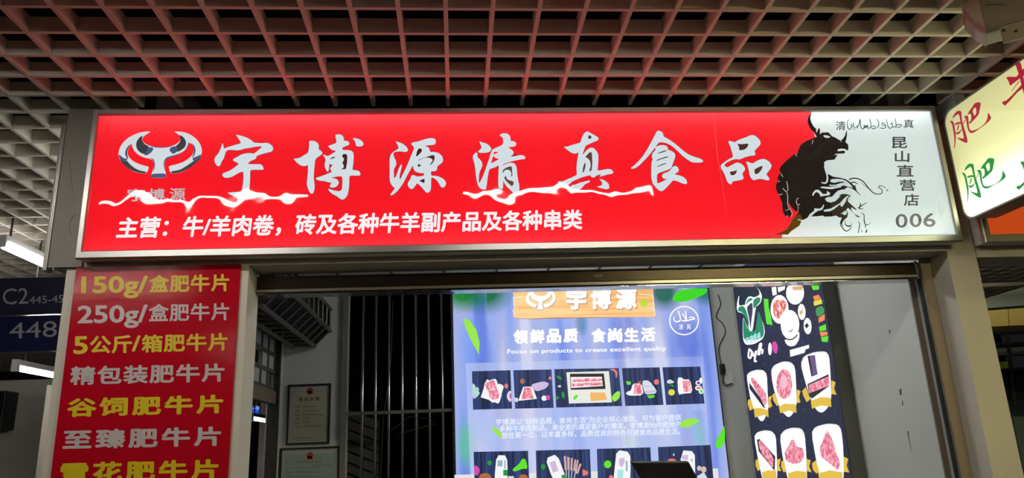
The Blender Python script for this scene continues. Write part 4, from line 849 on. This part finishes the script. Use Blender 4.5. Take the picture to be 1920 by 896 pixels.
cream = mat('cream certificate paper', (176, 172, 148), 0.5, noise=0.05); bluish = mat('pale blue certificate paper', (150, 164, 158), 0.5, noise=0.05)
cert('framed_certificate', 'black framed cream licence with red crest, upper of the two on the wall', [(540.5, 721.5), (621, 718.5), (617, 831), (536, 834.5)], cream, (581, 733), [(ch, (560+i*10.6, 745-i*.3, 567.5+i*10.6, 752-i*.3)) for i, ch in enumerate('营业执照')],
     [(553, 562, 764+i*7.4, .008) for i in range(6)]+[(568, 568+(24, 30, 38, 14, 12, 36)[i], 763+i*7.3, .006) for i in range(6)]+[(553, 586, 821, .005), (556, 600, 826, .004)], 0.014, 0, 0)
cert('framed_certificate', 'black framed bluish certificate with red crest, lower of the two on the wall', [(525.5, 841.5), (638.5, 834.5), (634.5, 925), (522, 930)], bluish, (581, 855), [],
     [(556+i*7, 561+i*7, 867, .012) for i in range(7)]+[(537, 547, 878+i*8, .005) for i in range(5)]+[(550, 600, 877+i*8, .004) for i in range(5)]+[(586, 620, 873, .006)], 0.014, 0, 0)
# barred window
bw = thing('window_bars', 'steel bars closing the dark window beside the poster', 'grille', (-0.4, 6.0, 0.9))
for x in (-0.723, -0.622, -0.519, -0.415, -0.308, -0.205, -0.102):
    obj('bar', MB().tube([(x, 5.99, 0.9), (x, 5.99, 2.86)], 0.0115, 10), steel, bw, smooth=True)
obj('crossbar', MB().box(-0.845, -0.03, 5.972, 5.999, 1.868, 1.892), mat('dull steel', (130, 126, 120), 0.4, 0.7), bw)
fr = MB(); fr.box(-0.885, -0.845, 5.965, 5.999, 0.9, 2.86); fr.box(-0.03, -0.021, 5.965, 5.999, 0.9, 2.86)
obj('frame', fr, mat('grey window frame', (118, 118, 112), 0.5), bw)
wr = MB()
wr.tube([(-0.72, 5.963, 2.7), (-0.71, 5.960, 2.3), (-0.735, 5.960, 2.05), (-0.72, 5.960, 1.6), (-0.71, 5.960, 1.2)], 0.003, 5)
wr.tube([(-0.49, 5.963, 2.75), (-0.50, 5.960, 2.3), (-0.56, 5.960, 1.8), (-0.58, 5.960, 1.3)], 0.003, 5)
wr.tube([(-0.53, 5.960, 1.72), (-0.36, 5.958, 1.84), (-0.20, 5.958, 1.82), (-0.16, 5.958, 1.78), (-0.25, 5.958, 1.76), (-0.45, 5.960, 1.71)], 0.0025, 5)
tagged(obj('loose_wire', wr, mat('dark wire', (70, 68, 66), 0.6)), 'thin loose wires tangled round the window bars', 'wire')
# slatted panel standing in for light and bar shadows in the store room
lv = thing('light_patch', 'slatted stand-in for striped light inside the dark window', 'panel', (-0.75, 6.3, 0.9))
obj('frame', MB().box(-0.98, -0.62, 6.33, 6.35, 0.9, 1.86), mat('patch shadow backing', (20, 19, 18), 0.8), lv)
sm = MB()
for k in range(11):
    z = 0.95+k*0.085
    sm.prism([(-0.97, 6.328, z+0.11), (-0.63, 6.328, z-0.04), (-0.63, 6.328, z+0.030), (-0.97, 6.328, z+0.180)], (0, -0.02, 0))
obj('slat', sm, mat('patch light band', (78, 76, 72), 0.85), lv)  # pale slats are the light bands, dark backing the bar shadows
# socket, plug and cable
def curve3(P, k=5):
    P = [Vector(p) for p in P]; Q = []
    for i in range(len(P)-1):
        a, b, c, d = P[max(i-1, 0)], P[i], P[i+1], P[min(i+2, len(P)-1)]
        for j in range(k):
            t = j/k; Q.append(0.5*((2*b)+(c-a)*t+(2*a-5*b+4*c-d)*t*t+(3*b-a-3*c+d)*t**3))
    return Q+[P[-1]]
sk = thing('wall_socket', 'white wall socket with a black plug between poster and menu', 'socket', (2.21, 5.99, 2.04))
obj('plate', MB().box(2.175, 2.245, 5.984, 5.9995, 2.005, 2.105), white_enamel, sk, bevel=0.003)
obj('plug', MB().box(2.140, 2.178, 5.955, 5.9835, 2.085, 2.165), black, sk, bevel=0.005)
obj('cable', MB().tube(curve3([(2.155, 5.975, 2.16), (2.155, 5.985, 2.3), (2.225, 5.99, 2.42), (2.21, 5.99, 2.5), (2.165, 5.99, 2.56), (2.215, 5.99, 2.66), (2.20, 5.99, 2.74)]), 0.004, 6), black, sk, smooth=True)
obj('cable', MB().tube([(2.16, 5.965, 2.09), (2.15, 5.97, 2.02), (2.18, 5.975, 1.99), (2.23, 5.98, 2.01)], 0.005, 6), black, sk, smooth=True)
# monitor
mo = thing('monitor', 'black monitor in front of the meat photos of the poster', 'monitor', (1.2, 4.4, 0.95))
ML = Plane('Y', 4.4)
q = [ML.pt(1182, 866), ML.pt(1291, 865), ML.pt(1291, 865)+Vector((0.17, 0.05, -0.33)), ML.pt(1182, 866)+Vector((0.19, 0.05, -0.33))]
nrm = (q[1]-q[0]).cross(q[3]-q[0]).normalized()
if nrm.y < 0: nrm = -nrm
obj('housing', MB().prism(q, nrm*0.03), black, mo, bevel=0.006)
cen = sum(q, Vector())/4
q2 = [cen+(p-cen)*0.90-nrm*0.0015 for p in q]
obj('screen', MB().prism(q2, nrm*0.0012), mat('dark glass', (34, 34, 36), 0.2), mo)
st = MB(); c3 = (q[2]+q[3])/2; st.tube([c3+nrm*0.04+Vector((0, 0, 0.1)), c3+nrm*0.05-Vector((0, 0, .12)), (c3.x, c3.y+0.05, 0.97)], 0.022, 10); st.box(c3.x-.12, c3.x+.12, c3.y-.06, c3.y+.14, 0.951, 0.972)
obj('stand', st, black, mo)
ct = thing('counter', 'white shop counter carrying the monitor', 'counter', (1.2, 4.4, 0))
obj('body', MB().box(0.5, 2.1, 4.15, 4.75, 0, 0.91), white_enamel, ct); obj('worktop', MB().box(0.47, 2.13, 4.12, 4.78, 0.91, 0.95), mat('grey stone', (110, 110, 108), 0.3), ct, bevel=0.004)

# ------------------------------------------------------------------ side shutter of the shop with its octagonal hood
sd = thing('roller_shutter', 'half-lowered side shutter with small clear panes and open octagonal drum', 'shutter', (-1.34, 5.1, 1.9))
gm = mat('grimy aluminium', (112, 110, 102), 0.5, 0.5, noise=0.15)
SXP = -1.39
zb, zt = 2.075, 2.61
fm2 = MB()
for k in range(9): fm2.box(SXP-.01, SXP+.012, 4.28+k*0.2, 4.305+k*0.2, zb, zt)
for k in range(5): fm2.box(SXP-.012, SXP+.014, 4.25, 5.93, zb+k*0.13-.014, zb+k*0.13+.014)
obj('lattice', fm2, gm, sd)
pn = MB(); pn.box(SXP-.003, SXP, 4.25, 5.93, zb, zt)
pm2 = mat('frosted pane', (206, 206, 204), 0.6, noise=0.1)
for k in range(8):
    for j in range(4):
        if (k*5+j*3) % 7 == 0: continue
        obj('pane', MB().box(SXP-.004, SXP+.002, 4.307+k*.2, 4.478+k*.2, zb+j*.13+.016, zb+j*.13+.114), pm2, sd)
obj('bottom_bar', MB().box(SXP-.02, SXP+.03, 4.25, 5.93, 1.965, 2.06), mat('worn steel bar', (150, 140, 120), 0.5, 0.4, noise=0.3, nscale=10), sd, label='stained steel bottom bar')
obj('guide_rail', MB().box(SXP-.03, SXP+.05, 5.89, 5.929, 0, 2.62), mat('dark rail', (58, 54, 50), 0.5, 0.3), sd)
dr = MB(); R8 = 0.22; cx, cz = -1.185, 2.613
oct_ = [(cx+R8*math.cos(math.radians(22.5+45*k)), cz+R8*math.sin(math.radians(22.5+45*k))) for k in range(8)]
for (ax, az), (bx, bz) in zip(oct_, oct_[1:]+oct_[:1]):
    dr.tube([(ax, 4.3, az), (ax, 5.99, az)], 0.016, 6)
    for y in [4.35+0.18*k for k in range(10)]:
        dr.tube([(ax, y, az), (bx, y, bz)], 0.008, 5)
obj('drum_frame', dr, gm, sd)
obj('drum_core', MB().tube([(cx, 4.3, cz), (cx, 5.984, cz)], 0.16, 12), mat('rolled curtain', (40, 38, 36), 0.7, 0.3), sd)
ep = MB(); ep.prism([(x, 5.985, z) for x, z in oct_], (0, 0.012, 0))
obj('end_plate', ep, mat('dark end plate', (62, 60, 56), 0.6, 0.3), sd)
# window frame edge strip
# ------------------------------------------------------------------ things beyond the left side
def num_sign(label, Yp, q, split, texts, group=None):
    pl = Plane('Y', Yp); c = [pl.pt(*p) for p in q]
    x0, x1 = c[0].x, c[1].x; z0, z1 = c[2].z, c[0].z
    t = thing('number_sign', label, 'sign', ((x0+x1)/2, Yp, z0), group)
    zs = pl.pt((q[0][0]+q[1][0])/2, split).z
    obj('board', MB().box(x0, x1, Yp, Yp+0.05, z0, zs-.004), mat('navy sign board', (24, 28, 66), 0.25), t)
    obj('header_board', MB().box(x0, x1, Yp, Yp+0.05, zs+.004, z1), mat('dark slate board', (38, 38, 60), 0.25), t)
    wm = mat('grey sign letter', (150, 148, 152), 0.6)
    for s2, lb, rb, rt, o in texts: text('lettering', pl, s2, lb, rb, rt, wm, t, off=o, yr=(0, .7))
    hr = MB()
    for x in (x0+.08, x1-.08): hr.tube([(x, Yp+.025, z1), (x, Yp+.025, CZ+.02)], 0.006, 6)
    obj('hanging_rod', hr, mat('dark rod', (60, 52, 48), 0.5), t)
    return t
num_sign('dark blue number sign hung beyond the pillar under the grid ceiling', 4.5, [(-60, 523), (150, 518), (150, 656), (-60, 664)], 591,
         [('C2', (5, 571), (53, 569), (53, 539), 0.0), ('445-456', (55, 569.5), (131, 566), (131, 552), -0.002), ('448', (17, 635), (107, 631), (107, 601), 0.004)])
# second number sign seen through the side opening
pl2 = Plane('Y', 9.0)
c = [pl2.pt(*p) for p in ((415, 735), (486, 735), (486, 789), (415, 789))]
t = thing('number_sign', 'bright blue sign with white arrow seen through the side opening', 'sign', (c[0].x, 9.0, c[2].z))
zsp = pl2.pt(450, 762).z
obj('board', MB().box(c[0].x, c[1].x, 9.0, 9.05, c[2].z, zsp), emit('lit blue board', (30, 74, 196), 0.9), t)
obj('header_board', MB().box(c[0].x, c[1].x, 9.0, 9.05, zsp, c[0].z), mat('dark slate board', (38, 38, 60), 0.25), t)
art('lettering', pl2, [stroke([(474, 765.5), (485, 765)], 1.2), stroke([(480, 761.5), (485.3, 765), (481, 769.5)], 1.2)], emit('lit arrow', (160, 205, 205), 0.9), t, 2)
art('lettering', pl2, [stroke([(461, 740), (457, 746), (466, 745)], 1.1), stroke([(463.5, 741), (463, 750)], 1.1), stroke([(472, 744), (478, 742), (474, 748), (472, 744)], 1.1)], mat('grey sign letter', (150, 148, 152), 0.6), t, 2)
hr = MB(); hr.tube([(c[0].x+.1, 9.02, c[0].z), (c[0].x+.1, 9.02, CZ+.02)], 0.006, 6); hr.tube([(c[1].x-.1, 9.02, c[0].z), (c[1].x-.1, 9.02, CZ+.02)], 0.006, 6)
obj('hanging_rod', hr, mat('dark rod', (60, 52, 48), 0.5), t)
lp = Plane('Y', 8.6).pt(471, 784.5)
lamp('tube_lamp', 'short-looking tube lamp under the bright blue arrow sign', (lp.x, 8.6, lp.z), (lp.x, 9.8, lp.z), 'tube lamps in the side aisle', rods=(0.1, 0.9))
struct('wall_green', MB().box(-9, -3.7, 11.6, 11.7, 0, 1.75), mat('dark green hoarding', (38, 52, 40), 0.8))
bx = Plane('Y', 7.38).pt(7, 765)
t = thing('speaker', 'black box fixed high on the grey wall beyond the price board', 'box', (bx.x-.1, 7.5, bx.z-.2))
obj('case', MB().box(bx.x-.35, bx.x-.0, 7.38, 7.598, bx.z-.19, bx.z+.16), black, t, bevel=0.01)
obj('grille', MB().box(bx.x-.33, bx.x-.02, 7.372, 7.379, bx.z-.17, bx.z+.14), blackm, t)

# ------------------------------------------------------------------ right: neighbouring shop
ns = thing('lightbox_sign', 'orange neighbouring shop sign behind the cream lightbox', 'sign', (3.4, 3.25, 2.405))
obj('frame', mitred_frame(2.488, 5.2, 2.402, 3.08, 0.042, 0.03, 0.036, 3.196, 3.222), mat('pale frame', (186, 182, 160), 0.4, 0.5), ns)
obj('cabinet', MB().box(2.492, 5.196, 3.236, 3.2785, 2.406, 3.076), white_enamel, ns)
obj('face_panel', MB().box(2.51, 5.18, 3.212, 3.235, 2.43, 3.06), flex('orange backlit acrylic', (214, 80, 28), 0.75, 0.0, gloss=0.02), ns)
RB = Plane('Y', 5.0)
def slab(pl, q, d):
    return MB().prism([pl.pt(*p) for p in q], (0, d, 0))
tagged(obj('ceiling_panel', slab(Plane('Y', 5.6), [(1840, 562), (1925, 536), (1990, 528), (1990, 566), (1925, 572), (1850, 578)], 0.4), mat('pale green panel', (168, 178, 158), 0.6)), 'pale green ceiling panel above the yellow beam', 'panel')
yb = thing('yellow_beam', 'scuffed yellow beam crossing the neighbouring shop', 'beam', (4.6, 5.0, 2.3))
obj('beam', slab(RB, [(1840, 583), (1990, 572), (1990, 606), (1840, 613)], 0.3), mat('scuffed yellow paint', (202, 176, 92), 0.5, noise=0.18, nscale=7, bump=.2), yb)
obj('joint', slab(Plane('Y', 4.998), [(1890, 579.5), (1891.5, 579.5), (1893, 610.5), (1891.5, 610.5)], 0.003), mat('beam joint', (120, 100, 50), 0.7), yb)
for k, (y0_, y1_, yy) in enumerate(((493, 489, 5.2), (536, 530, 5.4))):
    P0, P1 = Plane('Y', yy).pt(1815, y0_), Plane('Y', yy).pt(1990, y1_)
    tagged(obj('ceiling_pipe', MB().tube([P0, P1], 0.018, 8), mat('dull pipe', (120, 114, 102), 0.5)), ('thin pipe crossing just below the neighbouring lintel', 'thin pipe crossing above the pale green panel')[k], 'pipe')
dk = thing('storage_rack', 'dark wire storage rack under the yellow beam', 'rack', (4.7, 5.6, 1.2))
kb = MB()
Q = Plane('Y', 5.6)
for y0_ in (622, 646, 694):
    kb.tube([Q.pt(1850, y0_+3), Q.pt(1990, y0_-5)], 0.02, 6)
for x_ in (1888, 1960):
    kb.tube([Q.pt(x_, 618), Q.pt(x_+14, 760)], 0.016, 6)
obj('frame', kb, mat('dark rack steel', (40, 40, 38), 0.5, 0.4), dk)
obj('shelf', slab(Plane('Y', 5.62), [(1852, 700), (1990, 690), (1990, 742), (1860, 748)], 0.5), mat('dark crate', (24, 26, 28), 0.6), dk)
obj('pipe', MB().tube([Plane('Y', 6.0).pt(1840, 662), Plane('Y', 6.0).pt(1990, 652)], 0.045, 10), mat('grey duct', (110, 110, 104), 0.5), dk)
obj('tray', slab(Plane('Y', 5.7), [(1876, 679), (1893, 676), (1896, 690), (1880, 692)], 0.2), mat('lime plastic', (150, 200, 40), 0.5), dk, label='lime green tray')
tagged(obj('display_cabinet', MB().box(Plane('Y', 6.2).pt(1893, 755).x, Plane('Y', 6.2).pt(1893, 755).x+0.9, 6.2, 6.7, 0, Plane('Y', 6.2).pt(1900, 748).z), mat('pale blue cabinet', (148, 168, 172), 0.4)), 'pale blue cabinet beside the slim beige pillar under the rack', 'cabinet')

# ------------------------------------------------------------------ security camera under the ceiling
class PlaneN:
    def __init__(s, p, n): s.p = Vector(p); s.n = Vector(n).normalized()
    def pt(s, x, y, layer=0):
        d = ray(x, y); t = (s.p-CAM).dot(s.n)/d.dot(s.n)
        return CAM+d*t-s.n*0.0005*layer
CB = Plane('Y', 2.3).pt(1838, 61)                  # lower front corner of the housing
ca = math.radians(-36)
cu, cn, cz3 = Vector((math.cos(ca), math.sin(ca), 0)), Vector((-math.sin(ca), math.cos(ca), 0)), Vector((0, 0, 1))
K = PlaneN(CB, cn)
L3 = lambda a, b, c: CB+cu*a+cn*b+cz3*c
sc = thing('security_camera', 'pale hooded security camera under the grid ceiling by the cream lightbox', 'camera', tuple(CB))
body_m = mat('pale camera plastic', (112, 101, 91), 0.5)
def hull(a, b0, b1, c0, c1, r):
    return [L3(a, u, v) for u, v in rrect(b0, b1, c0, c1, r, 5)]
def loft(secs, caps=(True, True)):
    mb = MB(); n = len(secs[0]); vs = [v for s in secs for v in s]; fs = []
    for i in range(len(secs)-1):
        fs += [(i*n+k, i*n+(k+1) % n, (i+1)*n+(k+1) % n, (i+1)*n+k) for k in range(n)]
    if caps[0]: fs.append(tuple(range(n)))
    if caps[1]: fs.append(tuple((len(secs)-1)*n+k for k in range(n)))
    return mb.add(vs, fs)
def lbox(mb, a0, a1, b0, b1, c0, c1):
    vs = [L3(a, b, c) for c in (c0, c1) for a, b in ((a0, b0), (a1, b0), (a1, b1), (a0, b1))]
    return mb.add(vs, [(0,3,2,1),(4,5,6,7),(0,1,5,4),(1,2,6,5),(2,3,7,6),(3,0,4,7)])
obj('body', loft([hull(.012, .003, .147, .003, .145, .03), hull(.02, 0, .15, 0, .148, .035), hull(.36, 0, .15, 0, .148, .035)]), body_m, sc)
obj('hood', loft([hull(.018, .012, .138, .012, .136, .03), hull(.018, -.004, .154, -.004, .152, .036), hull(-.012, -.004, .154, .03, .154, .04), hull(-.034, .002, .150, .085, .154, .034), hull(-.03, .010, .142, .09, .146, .028), hull(.0, .012, .138, .03, .14, .03)], (False, False)), mat('pinkish camera hood', (150, 126, 118), 0.45), sc)
obj('lens', loft([hull(.004, .014, .136, .014, .134, .03), hull(.011, .014, .136, .014, .134, .03)]), mat('smoked lens', (70, 52, 40), 0.08), sc)
def loc(x, y):
    p = K.pt(x, y)-CB; return p.dot(cu), p.z
(pa0, pc1), (pa1, pc0) = loc(1876, 50), loc(1935, 68)
pt = MB(); lbox(pt, pa0, min(pa1, .35), -.005, .002, pc0, pc1)
obj('port_plate', pt, mat('brown port plate', (120, 108, 94), 0.5), sc)
pr = MB(); lbox(pr, pa0-.004, min(pa1, .35), -.009, -.001, pc1, pc1+.005); lbox(pr, pa0-.004, pa0, -.009, -.001, pc0, pc1)
obj('plate_rim', pr, body_m, sc)
for x_, y_ in ((1882, 58), (1905, 59.5)):
    la, lc = loc(x_, y_); obj('screw', MB().tube([L3(la, -.004, lc), L3(la, -.009, lc)], .0045, 8), black, sc)
art('lettering', K, [stroke([(1848+i*3.0, 10.0), (1849+i*3.0, 7.6), (1850.2+i*3.0, 10.0), (1851+i*3.0, 9)], 1.1) for i in range(12)], mat('dark maker mark', (58, 52, 48), 0.6), sc, 1)
mt = MB(); lbox(mt, .14, .22, .04, .11, .14, CZ+.03-CB.z)
obj('mount', mt, body_m, sc)
